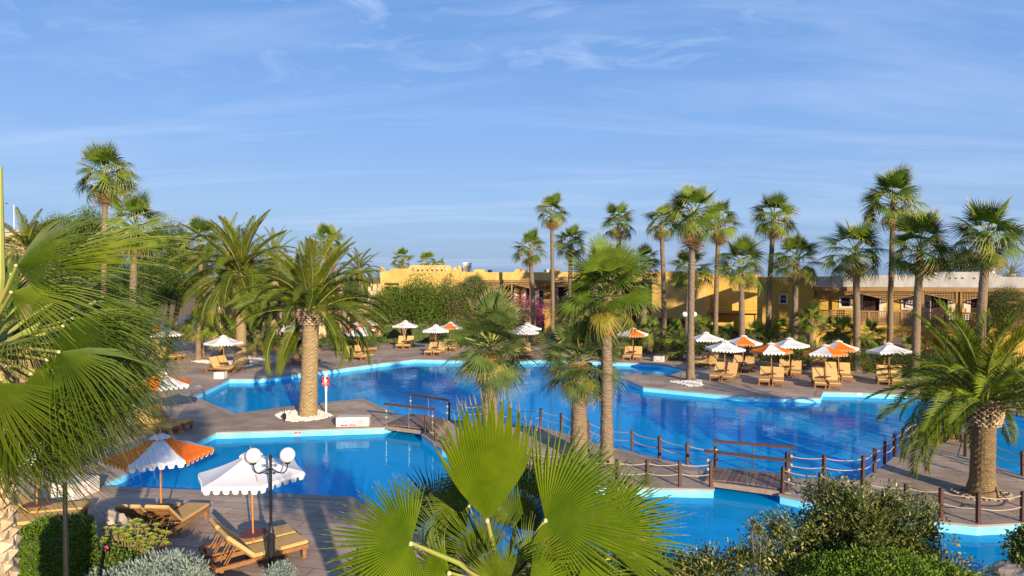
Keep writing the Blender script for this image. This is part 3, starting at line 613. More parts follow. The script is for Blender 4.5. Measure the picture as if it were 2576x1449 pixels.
b = MB(); fo.box(b, -0.2, fo.L+0.2, -7, 0.2, 10.82, 11.0); b.build('roof', M['whitewash'], lo_)
# low garden wall on the left
b = MB(); A, B_ = P(250, 850, 1), None
a = G(330, 852); c = G(478, 838)
d = (c - a); b.box(((a+c)/2) + Vector((0, 0, 0.35)), (d.length, 0.3, 0.75), rz=math.atan2(d.y, d.x)); o = b.build('garden_wall', M['cream']); tag(o, 'low cream garden wall behind the loungers at left', 'wall')
MB = _MB

# ------------------------------------------------------------ leaf meshes
def fan_blade(nseg=36, a0=-135, a1=135, split=0.5, droop=0.25, tip=0.25, fold=0.35, cup=0.1, seed=0, sect=(0.02, 0.28, 0.5, 0.72, 0.9, 1.0), taper=0.28, wide=1.0, tiplen=1, close=0.0):
    r = random.Random(seed); V = []; F = []; MI = []
    dA = R(a1-a0)/nseg
    sway = r.uniform(-0.1, 0.1)
    for i in range(nseg):
        th = R(a0) + dA*(i+0.5); tn = abs(th)/R(max(abs(a0), abs(a1)))
        Rr = (1 - taper*tn**1.6)*r.uniform(0.93, 1.04); dr = droop*(0.75 + 0.5*r.random()); tp = tip*(0.4 + 1.2*r.random()); tw = r.uniform(-0.06, 0.06)
        base = len(V)
        for k, t in enumerate(sect):
            rr = Rr*t; over = max(0.0, (t-split)/(1-split)); half = (rr if t <= split else Rr*split)*math.tan(dA/2)*wide*(1.0 if t <= split else 1.15)*(1.0 if t <= split else max(0.0, 1-over**1.25))
            t2 = th*(1 - close*t) + (tw + sway*0.3)*over
            z = -dr*rr*t - tp*over**1.7*Rr + cup*rr*(1-t)*tn
            rad = rr - 0.35*tp*over**2*Rr
            cx, cy = math.sin(t2)*rad, math.cos(t2)*rad; nx, ny = math.cos(t2), -math.sin(t2)
            V += [(cx, cy, z), (cx-nx*half, cy-ny*half, z-fold*half), (cx+nx*half, cy+ny*half, z-fold*half)]
        for k in range(len(sect)-1):
            q = base + 3*k; mi = 1 if k >= len(sect)-1-tiplen else 0
            F += [(q, q+1, q+4, q+3), (q+2, q, q+3, q+5)]; MI += [mi, mi]
    return V, F, MI
def petiole_geo(L, w0, w1, sag=0.06, n=4):
    V = []; F = []
    for k in range(n+1):
        t = k/n; wd = w0 + (w1-w0)*t; y = L*t; z = -sag*L*(t*t) + sag*L*t
        V += [(-wd, y, z), (wd, y, z), (0, y, z-wd*1.2)]
    for k in range(n):
        a = 3*k; b = a+3; F += [(a, a+1, b+1, b), (a+1, a+2, b+2, b+1), (a+2, a, b, b+2)]
    return V, F
def fan_leaf(name, green, pl=0.42, bend=25, lod=30, near=False, **kw):
    """whole frond of length about 1: petiole along +Y, blade bent down by `bend` degrees"""
    V, F, MI = fan_blade(nseg=lod, **kw); Bl = 1-pl
    ca, sa = math.cos(R(bend)), math.sin(R(bend))
    V = [(x*Bl, pl + (y*ca + z*sa)*Bl, (-y*sa + z*ca)*Bl) for x, y, z in V]
    pv, pf = petiole_geo(pl+0.01, 0.016, 0.008, 0.12); o = len(V)
    me = bpy.data.meshes.new(name); me.from_pydata(V+pv, [], F+[tuple(i+o for i in f) for f in pf])
    for m in (green, M['tip'] if green is not M['dead'] else M['dead'], M['petiole']): me.materials.append(m)
    me.polygons.foreach_set('material_index', MI + [2]*len(pf)); me.update(); return me
def pinnate(name, mats, L=1.0, curve=70, n=48, ll=0.16, vang=25, seed=0, lw=0.010, near=False, sag=0.25, power=1.3):
    r = random.Random(seed); V = []; F = []; MI = []
    K = 24; pts = [(0.0, 0.0)]; ang = []
    for k in range(K):
        a = -R(curve)*((k+0.5)/K)**power; ang.append(a); pts.append((pts[-1][0]+math.cos(a)*L/K, pts[-1][1]+math.sin(a)*L/K))
    def at(t):
        f = min(t*K, K-1e-4); i = int(f); u = f-i
        y = pts[i][0]*(1-u)+pts[i+1][0]*u; z = pts[i][1]*(1-u)+pts[i+1][1]*u; a = ang[i]
        return Vector((0, y, z)), Vector((0, math.cos(a), math.sin(a))), Vector((0, -math.sin(a), math.cos(a)))
    for k in range(13):                      # rachis
        p, t, nn = at(k/12); wd = 0.0095*(1-k/12*0.85); V += [tuple(p+Vector((-wd, 0, 0))), tuple(p+Vector((wd, 0, 0))), tuple(p-nn*wd*1.2)]
    for k in range(12):
        a = 3*k; b = a+3; F += [(a, a+1, b+1, b), (a+1, a+2, b+2, b+1), (a+2, a, b, b+2)]; MI += [1]*3
    for k in range(n):
        t = 0.10 + 0.90*(k+0.5)/n
        p, tg, nn = at(t); ln = ll*min(1, 0.35+(t-0.1)*4.5)*(1-0.55*max(0, (t-0.55)/0.45)**1.5)
        al = R(72 - 42*t)
        for sgn in (-1, 1):
            l_ = ln*r.uniform(0.88, 1.08); a2 = al + R(r.uniform(-6, 6)); be = R(vang + r.uniform(-12, 12))
            d = tg*math.cos(a2) + (Vector((sgn, 0, 0))*math.cos(be) + nn*math.sin(be))*math.sin(a2)
            wv = (tg - d*tg.dot(d)).normalized(); m_ = p + d*l_*0.45; tipp = p + d*l_ + Vector((0, 0, -1))*l_*sag*r.uniform(0.4, 1.1)
            w2 = lw*(1.0 if not near else 1.0)
            b0 = len(V); V += [tuple(p), tuple(m_+wv*w2 - nn*w2*0.5), tuple(m_-wv*w2 - nn*w2*0.5), tuple(tipp), tuple(m_+nn*w2*0.3)]
            F += [(b0, b0+1, b0+4), (b0, b0+4, b0+2), (b0+1, b0+3, b0+4), (b0+4, b0+3, b0+2)]; MI += [0]*4
    me = bpy.data.meshes.new(name); me.from_pydata(V, [], F)
    for m in mats: me.materials.append(m)
    me.polygons.foreach_set('material_index', MI); me.update(); return me

def fan_set(pre, green, lod, dark=None, sect=(0.02, 0.28, 0.5, 0.75, 1.0), spl=0.5, st=1.0):
    S_ = {}
    S_['up'] = [fan_leaf(pre+'_young', green, pl=0.40, bend=5, lod=lod, a0=-75-8*i, a1=75+8*i, split=spl, droop=0.02, tip=0.05, cup=0.15, seed=i, sect=sect) for i in range(2)]
    S_['mid'] = [fan_leaf(pre+'_frond', green, pl=0.42, bend=(4+9*i)*st, lod=lod, a0=-105-8*i, a1=105+8*i, split=spl-.16, droop=0.14*st, tip=(0.16+0.08*i)*st, cup=0.2, seed=10+i, sect=sect) for i in range(4)]
    S_['low'] = [fan_leaf(pre+'_old', green, pl=0.46, bend=(6+9*i)*st, lod=lod, a0=-100, a1=100, split=spl-.16, droop=0.22*st, tip=0.34*st, cup=0.2, seed=20+i, sect=sect) for i in range(3)]
    S_['yel'] = [fan_leaf(pre+'_yellow', M['fan_yel'], pl=0.42, bend=10, lod=lod, a0=-95, a1=95, split=spl-.1, droop=0.35, tip=0.5, seed=30+i, sect=sect) for i in range(2)]
    S_['dead'] = [fan_leaf(pre+'_dead', M['dead'], pl=0.30, bend=30, lod=max(12, lod//2), a0=-60, a1=60, split=0.3, droop=0.45, tip=0.5, fold=0.8, seed=40+i, sect=sect) for i in range(2)]
    return S_
FAN = fan_set('fan', M['fan'], 26)
FAN_BLUE = fan_set('fanb', M['fan_dark'], 36, spl=0.44, st=.45)
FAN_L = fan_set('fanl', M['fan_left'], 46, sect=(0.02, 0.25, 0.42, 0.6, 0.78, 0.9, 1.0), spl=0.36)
FAN_MID = fan_set('fanm', M['fan'], 40, sect=(0.02, 0.28, 0.48, 0.65, 0.85, 1.0), spl=0.56, st=.5)

def orient(d, up=Vector((0, 0, 1)), roll=0.0):
    y = d.normalized(); z = up - y*up.dot(y)
    if z.length < 1e-3: z = Vector((0, -1, 0)) - y*Vector((0, -1, 0)).dot(y)
    z.normalize(); x = y.cross(z)
    Mx = Matrix((x, y, z)).transposed()
    return (Mx @ Matrix.Rotation(roll, 3, 'Y')).to_4x4()
def frond(me, parent, pos, d, scale, roll=0.0, up=Vector((0, 0, 1)), name='frond'):
    T = Matrix.Translation(pos) @ orient(d, up, roll) @ Matrix.Scale(scale, 4)
    return link(name, me, parent, mat=T)
def trunk_geo(pts, rads, n=16, rough=0.03, seed=0, scale_pat=0.0, ringh=0.10):
    """tapered trunk along pts with ring and leaf-scar relief"""
    r = random.Random(seed); V = []; F = []
    tot = sum((Vector(pts[i+1])-Vector(pts[i])).length for i in range(len(pts)-1)); m = max(6, int(tot/ringh))
    L = [0]
    for i in range(len(pts)-1): L.append(L[-1] + (Vector(pts[i+1])-Vector(pts[i])).length)
    for k in range(m+1):
        s = tot*k/m; i = max(j for j in range(len(pts)-1) if L[j] <= s+1e-6); u = (s-L[i])/max(1e-6, L[i+1]-L[i])
        p = Vector(pts[i]).lerp(Vector(pts[i+1]), u); rd = rads[i]*(1-u)+rads[i+1]*u
        for q in range(n):
            a = 2*PI*q/n; rr = rd*(1 + r.uniform(-rough, rough) + (scale_pat*(1 if (q + k) % 2 else -1)) + 0.015*(k % 2))
            V.append((p.x+rr*math.cos(a), p.y+rr*math.sin(a), p.z))
    for k in range(m):
        for q in range(n):
            q2 = (q+1) % n; F.append((k*n+q, k*n+q2, (k+1)*n+q2, (k+1)*n+q))
    F.append(tuple(m*n+q for q in range(n)))
    me = bpy.data.meshes.new('trunk'); me.from_pydata(V, [], F); me.update(); return me

def fan_palm(base, hub, r, tr, label, FS=FAN, n=30, scv=(0.78, 0.92, 1.0, 1.06), lowest=-42, skirt=0.5, seed=0, group=None, sheath=0, azr=None, cat='palm tree', spear=True, boots=0, upr=1.0, name='fan_palm'):
    """base, hub: world points; r: frond length; tr: trunk radius"""
    rr = random.Random(seed)
    root = empty(name, base, label, cat, group)
    h = hub - base
    mid = Vector((h.x*0.35, h.y*0.5, h.z*0.55))
    pts = [Vector((0, 0, -0.1)), Vector((0, 0, 0.12)), Vector((h.x*.04, h.y*.04, h.z*0.08)), Vector((h.x*.15, h.y*.2, h.z*0.3)), mid, Vector((h.x*.8, h.y*.8, h.z*.85)), h - Vector((0, 0, 0.05))]
    me = trunk_geo(pts, [tr*1.55, tr*1.4, tr*1.15, tr, tr*.95, tr*.88, tr*.95], 14, 0.055, seed, ringh=0.13); me.materials.append(M['bark']); 
    me.polygons.foreach_set('use_smooth', [True]*len(me.polygons)); link('trunk', me, root)
    if sheath:
        zz0 = h.z - sheath - .12; q0 = mid.lerp(h, max(0, (zz0-mid.z)/(h.z-mid.z))); q0.z = zz0
        h2 = q0.lerp(h, .78); me = trunk_geo([q0, q0.lerp(h2, .3), q0.lerp(h2, .7), h2], [tr*1.12, tr*1.3, tr*1.2, tr*1.15], 12, 0.10, seed+5, 0.04, 0.09); me.materials.append(M['bark_red']); link('leaf_sheath', me, root)
        b = MB()
        for k in range(10):
            a = rr.uniform(0, 2*PI); zc = zz0 + rr.uniform(0, sheath*.7); rad = tr*1.22
            T = Matrix.Translation((h.x+math.cos(a)*rad, h.y+math.sin(a)*rad, zc)) @ Matrix.Rotation(a, 4, 'Z') @ Matrix.Rotation(R(rr.uniform(15, 60)), 4, 'Y')
            b.box((0, 0, 0), (0.02, tr*0.7, tr*1.2), M=T)
        b.build('sheath_flake', M['bark_red'], root)
    hubz = h
    for i in range(n):
        f = (i+0.5)/n; az = i*2.39996 + rr.uniform(-0.25, 0.25)
        el = R(82 - (82-lowest)*f**(0.9/upr) + rr.uniform(-11, 11))
        key = 'up' if f < 0.16 else ('mid' if f < 0.68 else ('low' if f < 0.90 else 'yel'))
        me = rr.choice(FS[key]); d = Vector((math.cos(az)*math.cos(el), math.sin(az)*math.cos(el), math.sin(el)))
        sc = r*rr.choice(scv)*rr.uniform(.95, 1.05)*(0.8 if key == 'yel' else 1)
        frond(me, root, hubz + Vector((0, 0, (0.08-0.30*f)*min(1.4, r))) + d*tr*0.5, d, sc, rr.uniform(-0.75, 0.75))
    for i in range(int(14*skirt)):
        az = i*2.39996+1; el = R(rr.uniform(-78, -58)); d = Vector((math.cos(az)*math.cos(el), math.sin(az)*math.cos(el), math.sin(el)))
        frond(rr.choice(FS['dead']), root, hubz + Vector((0, 0, -0.28*min(1, r)-rr.uniform(0, .35)*skirt)) + d*tr*0.6, d, r*rr.uniform(0.5, 0.85), rr.uniform(-1, 1), name='dead_frond')
    return root

PIN = {}
def pin_set(pre, mats, n, lw, ll=0.15):
    return {'up': [pinnate(pre+'_young', mats, curve=28+8*i, n=n, ll=ll, seed=i, lw=lw, vang=30, sag=0.1) for i in range(3)],
            'mid': [pinnate(pre+'_frond', mats, curve=62+12*i, n=n, ll=ll*1.05, seed=5+i, lw=lw, vang=22, sag=0.2) for i in range(4)],
            'low': [pinnate(pre+'_old', mats, curve=88+12*i, n=n, ll=ll, seed=9+i, lw=lw, vang=8, sag=0.35, power=1.0) for i in range(3)]}
PIN_A = pin_set('pin', [M['pinn'], M['rachis']], 84, 0.0060, 0.155)
PIN_B = pin_set('pinb', [M['pinn_bright'], M['rachis']], 84, 0.0050, 0.165)
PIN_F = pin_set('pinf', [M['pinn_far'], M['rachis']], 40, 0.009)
def boots(root, c, rad, h, n, m, seed=0, size=0.12, bulge=0.25, droop=35):
    rr = random.Random(seed); b = MB()
    rows = max(2, int(h/(size*0.62))); per = n
    for j in range(rows):
        t = (j+0.5)/rows; rd = rad*(1+bulge*math.sin(PI*min(1, t*1.0)*0.75))
        for k in range(per):
            a = 2*PI*(k+0.5*(j % 2))/per + rr.uniform(-.04, .04)
            s = size*rr.uniform(0.85, 1.15)
            T = Matrix.Translation(Vector(c) + Vector((math.cos(a)*rd, math.sin(a)*rd, -h+t*h))) @ Matrix.Rotation(a, 4, 'Z') @ Matrix.Rotation(R(-droop+rr.uniform(-8, 8)), 4, 'Y')
            v = [(0, -s*.62, 0), (0, s*.62, 0), (s*.55, -s*.42, s*.42), (s*.55, s*.42, s*.42), (-0.02, -s*.55, s*.5), (-.02, s*.55, s*.5), (s*.5, 0, -s*0.02)]
            b.add([T @ Vector(q) for q in v], [(0, 6, 2), (6, 3, 2), (6, 1, 3), (2, 3, 5, 4), (0, 2, 4), (1, 5, 3), (0, 1, 6)])
    o = b.build('leaf_base', m, root); o['kind'] = 'stuff'; return o
def date_palm(base, hub, r, tr, label, PS_=None, n=50, lowest=-42, seed=0, group=None, boot=0.5, bootm='boot', flare=1.25, bootr=1.45, prune=False, bark='bark_tan'):
    rr = random.Random(seed); PS_ = PS_ or PIN_A
    root = empty('date_palm', base, label, 'palm tree', group); h = hub - base
    pts = [Vector((0, 0, -0.1)), Vector((0, 0, 0.1)), Vector((h.x*.15, h.y*.15, h.z*.18)), Vector((h.x*.5, h.y*.5, h.z*.5)), Vector((h.x*.9, h.y*.9, h.z*.9)), h]
    me = trunk_geo(pts, [tr*flare*1.1, tr*flare, tr*1.05, tr, tr, tr*1.1], 22, 0.02, seed, 0.022, 0.085); me.materials.append(M[bark]); link('trunk', me, root)
    boots(root, h + Vector((0, 0, 0.02)), tr*bootr*0.72, boot, 15, M[bootm], seed, size=tr*0.42)
    for i in range(n):
        f = (i+0.5)/n; az = i*2.39996 + rr.uniform(-0.2, 0.2); el = R(84 - (84-lowest)*f**0.95 + rr.uniform(-6, 6))
        key = 'up' if f < 0.25 else ('mid' if f < 0.75 else 'low')
        if prune and el < R(18) and math.sin(az) < -.45: continue
        d = Vector((math.cos(az)*math.cos(el), math.sin(az)*math.cos(el), math.sin(el)))
        frond(rr.choice(PS_[key]), root, h + Vector((0, 0, 0.25*tr - 0.5*f*boot)) + Vector((d.x, d.y, 0))*tr*0.8, d, r*rr.uniform(0.88, 1.1), rr.uniform(-0.45, 0.45))
    return root

# ------------------------------------------------------------ shrubs
def leaf_cloud(name, tips, dirs, per, leaf, mats, parent=None, mi_p=None, spread=0.12, wid=0.38, upb=0.3, twig=None, seed=0, kind=None, along=None):
    """tips (n,3) branch tips, dirs outward; `per` leaves along each tip's last bit"""
    g = np.random.default_rng(seed); n = len(tips)
    T = np.repeat(tips, per, 0); D = np.repeat(dirs, per, 0); k = len(T)
    if along: T = T - D*(g.random((k, 1))*along)
    C = T + g.normal(0, spread, (k, 3))
    d = D*0.7 + g.normal(0, 0.6, (k, 3)); d[:, 2] += upb; d /= np.linalg.norm(d, axis=1, keepdims=True) + 1e-9
    s = np.cross(d, g.normal(0, 1, (k, 3))); s /= np.linalg.norm(s, axis=1, keepdims=True) + 1e-9
    nn = np.cross(s, d)
    L = leaf*g.uniform(0.7, 1.25, (k, 1)); W = L*wid
    v0 = C; v1 = C + d*L*.5 + s*W*.5 + nn*W*.18; v2 = C + d*L; v3 = C + d*L*.5 - s*W*.5 + nn*W*.18
    V = np.stack([v0, v1, v2, v3], 1).reshape(-1, 3); b = np.arange(k)*4
    F = np.stack([np.stack([b, b+1, b+2], 1), np.stack([b, b+2, b+3], 1)], 1).reshape(-1, 3)
    mi = None
    if mi_p: m_ = g.choice(len(mi_p), k, p=mi_p); mi = np.repeat(m_, 2)
    me = np_mesh(name, V, F, mats, mi); o = link(name, me, parent)
    if kind: o['kind'] = kind
    return o
def tips_in(ells, n, g, surf=0.55, noise=0.16):
    T = []; D = []
    tot = sum(e[3]*e[4]*e[5] for e in ells)
    for cx, cy, cz, rx, ry, rz in ells:
        k = max(8, int(n*rx*ry*rz/tot)); v = g.normal(0, 1, (k, 3)); v /= np.linalg.norm(v, axis=1, keepdims=True)
        # lumpy outline
        ph = g.uniform(0, 6, 3); lump = 1 + noise*(np.sin(v[:, 0]*5+ph[0]) + np.sin(v[:, 1]*6+ph[1]) + np.sin(v[:, 2]*5+ph[2]))/1.6
        rad = (g.random(k)**(1/3*(1-surf)) * lump)[:, None]
        T.append(np.array([cx, cy, cz]) + v*rad*np.array([rx, ry, rz])); D.append(v)
    return np.concatenate(T), np.concatenate(D)
def shrub(name, base, ells, ntip, per, leaf, mats, label, cat='shrub', group=None, seed=0, trunk=None, mi_p=None, spread=0.12, stems=5, sr=0.03, surf=0.55, upb=0.3, wid=0.38, noise=0.16, foliage='foliage', stemm='branch', along=None):
    g = np.random.default_rng(seed); root = empty(name, base, label, cat, group)
    T, D = tips_in(ells, ntip, g, surf, noise)
    leaf_cloud(foliage, T, D, per, leaf, mats, root, mi_p, spread, wid, upb, seed=seed, along=along)
    b = MB(); r = random.Random(seed)
    for k in range(stems):
        e = r.choice(ells); tgt = Vector((e[0]+r.uniform(-.6, .6)*e[3], e[1]+r.uniform(-.6, .6)*e[4], e[2]+r.uniform(-.3, .6)*e[5]))
        st = Vector((r.uniform(-1, 1)*sr*4, r.uniform(-1, 1)*sr*4, 0)); m1 = st.lerp(tgt, 0.4) + Vector((r.uniform(-1, 1), r.uniform(-1, 1), 0.3))*0.12*tgt.length
        b.tube([st, m1, tgt], [sr*1.6, sr, sr*0.3], 6)
        for q in range(4):
            u = r.uniform(0.4, 0.95); p = m1.lerp(tgt, u); b.tube([p, p + Vector((r.uniform(-1, 1), r.uniform(-1, 1), r.uniform(0, 1)))*max(e[3:])*0.5], [sr*.45, sr*.12], 4)
    b.build('stem', M[stemm], root)
    return root
def hedge_box(name, c, size, rz, mats, label, leaf=0.05, n=9000, seed=0, cat='hedge', group=None, rnd=0.15):
    g = np.random.default_rng(seed); root = empty(name, (c[0], c[1], 0), label, cat, group, rz)
    sx, sy, sz = size; u = g.uniform(-1, 1, (n, 3)); p = 6.0
    ln = (np.abs(u)**p).sum(1)**(1/p); u = u/ln[:, None]*g.uniform(0.9, 1.03, (n, 1))
    T = u*np.array([sx/2, sy/2, sz/2]) + np.array([0, 0, sz/2+c[2]]); D = u/np.linalg.norm(u, axis=1, keepdims=True)
    leaf_cloud('foliage', T, D, 1, leaf, mats, root, None if len(mats) == 1 else [0.7, 0.3], 0.012, 0.5, 0.1, seed=seed)
    b = MB(); b.box((0, 0, sz/2+c[2]), (sx*.9, sy*.9, sz*.93)); b.build('twig_core', M['green_dark'], root)
    return root

# ------------------------------------------------------------ loungers and parasols
def make_lounger(recline=56):
    r = empty('sun_lounger', (0, 0, 0)); W, FT, HG, BK_ = 0.62, 1.02, -0.22, -0.98   # foot end +Y, hinge, head end
    for sx in (-1, 1):
        b = MB(); b.box((sx*(W/2-0.025), (FT+BK_)/2, 0.265), (0.05, FT-BK_, 0.09)); b.build('side_rail', M['teak'], r)
        for y in (FT-0.09, BK_+0.12):
            b = MB(); b.box((sx*(W/2-0.035), y, 0.11), (0.07, 0.08, 0.22)); b.build('leg', M['teak'], r)
    for y in (FT-0.025, BK_+0.025):
        b = MB(); b.box((0, y, 0.262), (W-0.10, 0.05, 0.085)); b.build('end_rail', M['teak'], r)
    b = MB()
    for k in range(9): b.box((0, HG+0.08+k*(FT-HG-0.14)/9, 0.306), (W-0.08, 0.08, 0.018))
    o = b.build('seat_slats', M['teak'], r)
    A = R(recline); T = Matrix.Translation((0, HG, 0.33)) @ Matrix.Rotation(-A, 4, 'X')
    def bb(b, c, s): b.box((0, 0, 0), s, M=T @ Matrix.Translation(c))
    b = MB(); bb(b, (-W/2+.03, -0.37, 0), (0.05, 0.76, 0.03)); bb(b, (W/2-.03, -0.37, 0), (0.05, 0.76, 0.03)); bb(b, (0, -0.73, 0), (W-.1, 0.05, 0.03))
    for k in range(6): bb(b, (0, -0.08-k*0.11, 0), (W-.1, 0.06, 0.016))
    b.build('backrest_frame', M['teak'], r)
    def cush(c, s, Tm):
        bm = bmesh.new(); bmesh.ops.create_cube(bm, size=1)
        for v in bm.verts: v.co = Vector((v.co.x*s[0], v.co.y*s[1], v.co.z*s[2]))
        bmesh.ops.bevel(bm, geom=bm.edges[:], offset=0.018, segments=2, affect='EDGES')
        bm.transform(Tm @ Matrix.Translation(c)); me = bpy.data.meshes.new('cushion'); bm.to_mesh(me); bm.free(); me.materials.append(M['cushion'])
        return me
    link('seat_cushion', cush((0, (FT+HG)/2-0.005, 0.355), (W-0.01, FT-HG+0.01, 0.075), Matrix.Identity(4)), r)
    link('back_cushion', cush((0, -0.385, 0.055), (W-0.01, 0.79, 0.075), T), r)
    b = MB()
    for sx in (-1, 1):
        top = T @ Vector((sx*(W/2-.08), -0.42, -0.02)); b.tube([top, (sx*(W/2-.08), BK_+0.22, 0.27)], 0.014, 5)
        top = T @ Vector((sx*0.1, -0.42, -0.02)); b.tube([top, (sx*0.1, BK_+0.22, 0.25)], 0.014, 5)
    b.build('prop_bar', M['teak'], r)
    return r
def make_umbrella(two):
    r = empty('parasol', (0, 0, 0)); RR = 1.2; ZR = 1.98; ZA = 2.40; RC = 0.20; zc = ZR+(ZA-ZR)*(1-RC/RR)
    rim = [Vector((RR*math.cos(PI/6+k*PI/3), RR*math.sin(PI/6+k*PI/3), ZR)) for k in range(6)]
    inn = [Vector((RC*math.cos(PI/6+k*PI/3), RC*math.sin(PI/6+k*PI/3), zc)) for k in range(6)]
    for k in range(6):
        a, b_, c, d = inn[k], inn[(k+1) % 6], rim[(k+1) % 6], rim[k]; m = MB(); n1, n2 = 8, 5; V = []; F = []
        for i in range(n2+1):
            for j in range(n1+1):
                u, v = j/n1, i/n2; p = a.lerp(b_, u).lerp(d.lerp(c, u), v); sg = 0.045*math.sin(PI*u)*math.sin(PI*v)**0.7*v + 0.03*math.sin(PI*v)
                p = p - Vector((0, 0, sg)); 
                if i == n2: p = p + Vector((-p.x, -p.y, 0)).normalized()*0.03*math.sin(PI*u)
                V.append(p)
        for i in range(n2):
            for j in range(n1):
                q = i*(n1+1)+j; F.append((q, q+1, q+n1+2, q+n1+1))
        m.add(V, F); o = m.build('canopy_panel', M['orange_cloth' if (two and k % 2) else 'white_cloth'], r, smooth=True)
        # scalloped valance: six tabs
        m = MB(); t = MB(); ed = V[-(n1+1):]
        def edge(u):
            f = u*n1; i = min(int(f), n1-1); return ed[i].lerp(ed[i+1], f-i)
        nt_ = 6
        for q in range(nt_):
            u0, u1 = q/nt_, (q+1)/nt_; us = [u0+(u1-u0)*x for x in (0, .12, .2, .3, .7, .8, .88, 1.0)]; dz = [.055, .06, .12, .145, .145, .12, .06, .055]
            tops = [edge(u) for u in us]; outv = [Vector((p.x, p.y, 0)).normalized()*0.02 for p in tops]
            bots = [p - Vector((0, 0, z)) + o_ for p, z, o_ in zip(tops, dz, outv)]; n_ = len(us)
            m.add(tops+bots, [(i, i+1, n_+i+1, n_+i) for i in range(n_-1)])
            b2 = [p - Vector((0, 0, 0.012)) + o_*0.2 for p, o_ in zip(bots, outv)]
            t.add([p + o_*0.1 for p, o_ in zip(bots, outv)]+b2, [(i, i+1, n_+i+1, n_+i) for i in range(n_-1)])
        va = m.build('valance', M['orange_cloth' if (two and k % 2) else 'white_cloth'], o); t.build('valance_piping', M['cap_trim'], va)
        m = MB(); m.tube([rim[k] - Vector((0, 0, .02)), Vector((0, 0, zc+0.0))], 0.012, 5); m.build('rib', M['pole_wood'], r)
    m = MB(); prof = []
    for k in range(6):
        a0 = PI/6 + k*PI/3
        o1 = [Vector((0.25*math.cos(a0+j*PI/3/4), 0.25*math.sin(a0+j*PI/3/4), zc+0.045-0.03*(j % 2))) for j in range(5)]
        m.add([Vector((0, 0, ZA+0.07))]+[Vector((p.x*.55, p.y*.55, zc+0.105)) for p in o1]+o1, [(0, 1+j, 2+j) for j in range(4)]+[(1+j, 6+j, 7+j, 2+j) for j in range(4)])
    m.build('vent_cap', M['white_cloth'], r)
    m = MB(); m.tube([(0, 0, 0), (0, 0, 2.42)], 0.022, 10); m.build('pole', M['pole_wood'], r)
    m = MB(); m.lathe([(0.025, 2.46), (0.03, 2.5), (0.012, 2.54), (0, 2.58)], 8); m.build('finial', M['pole_wood'], r)
    m = MB(); m.lathe([(0.0, .585), (0.30, .585), (0.305, .595), (0.30, .605), (0.0, .605)], 28); m.build('side_table', M['table_red'], r)
    m = MB(); m.lathe([(0, 0.06), (0.18, 0.06), (0.20, 0.045), (0.20, 0), (0, 0)], 18); m.build('foot', M['black'], r)
    return r
def kids(o): return [c for c in bpy.data.objects if c.parent == o]
def tree_of(o): return (o, [tree_of(c) for c in kids(o)])
def dup(t, parent=None):
    o = t[0].copy(); COL.objects.link(o)
    if parent: o.parent = parent
    for c in t[1]: dup(c, o)
    return o
PL = tree_of(make_lounger()); PL2 = tree_of(make_lounger(44)); PUW = tree_of(make_umbrella(False)); PUO = tree_of(make_umbrella(True))
used = set()
def place(t, loc, rz, label, cat, group):
    if id(t) in used: o = dup(t)
    else: o = t[0]; used.add(id(t))
    o.location = loc; o.rotation_euler = (0, 0, rz); return tag(o, label, cat, group)
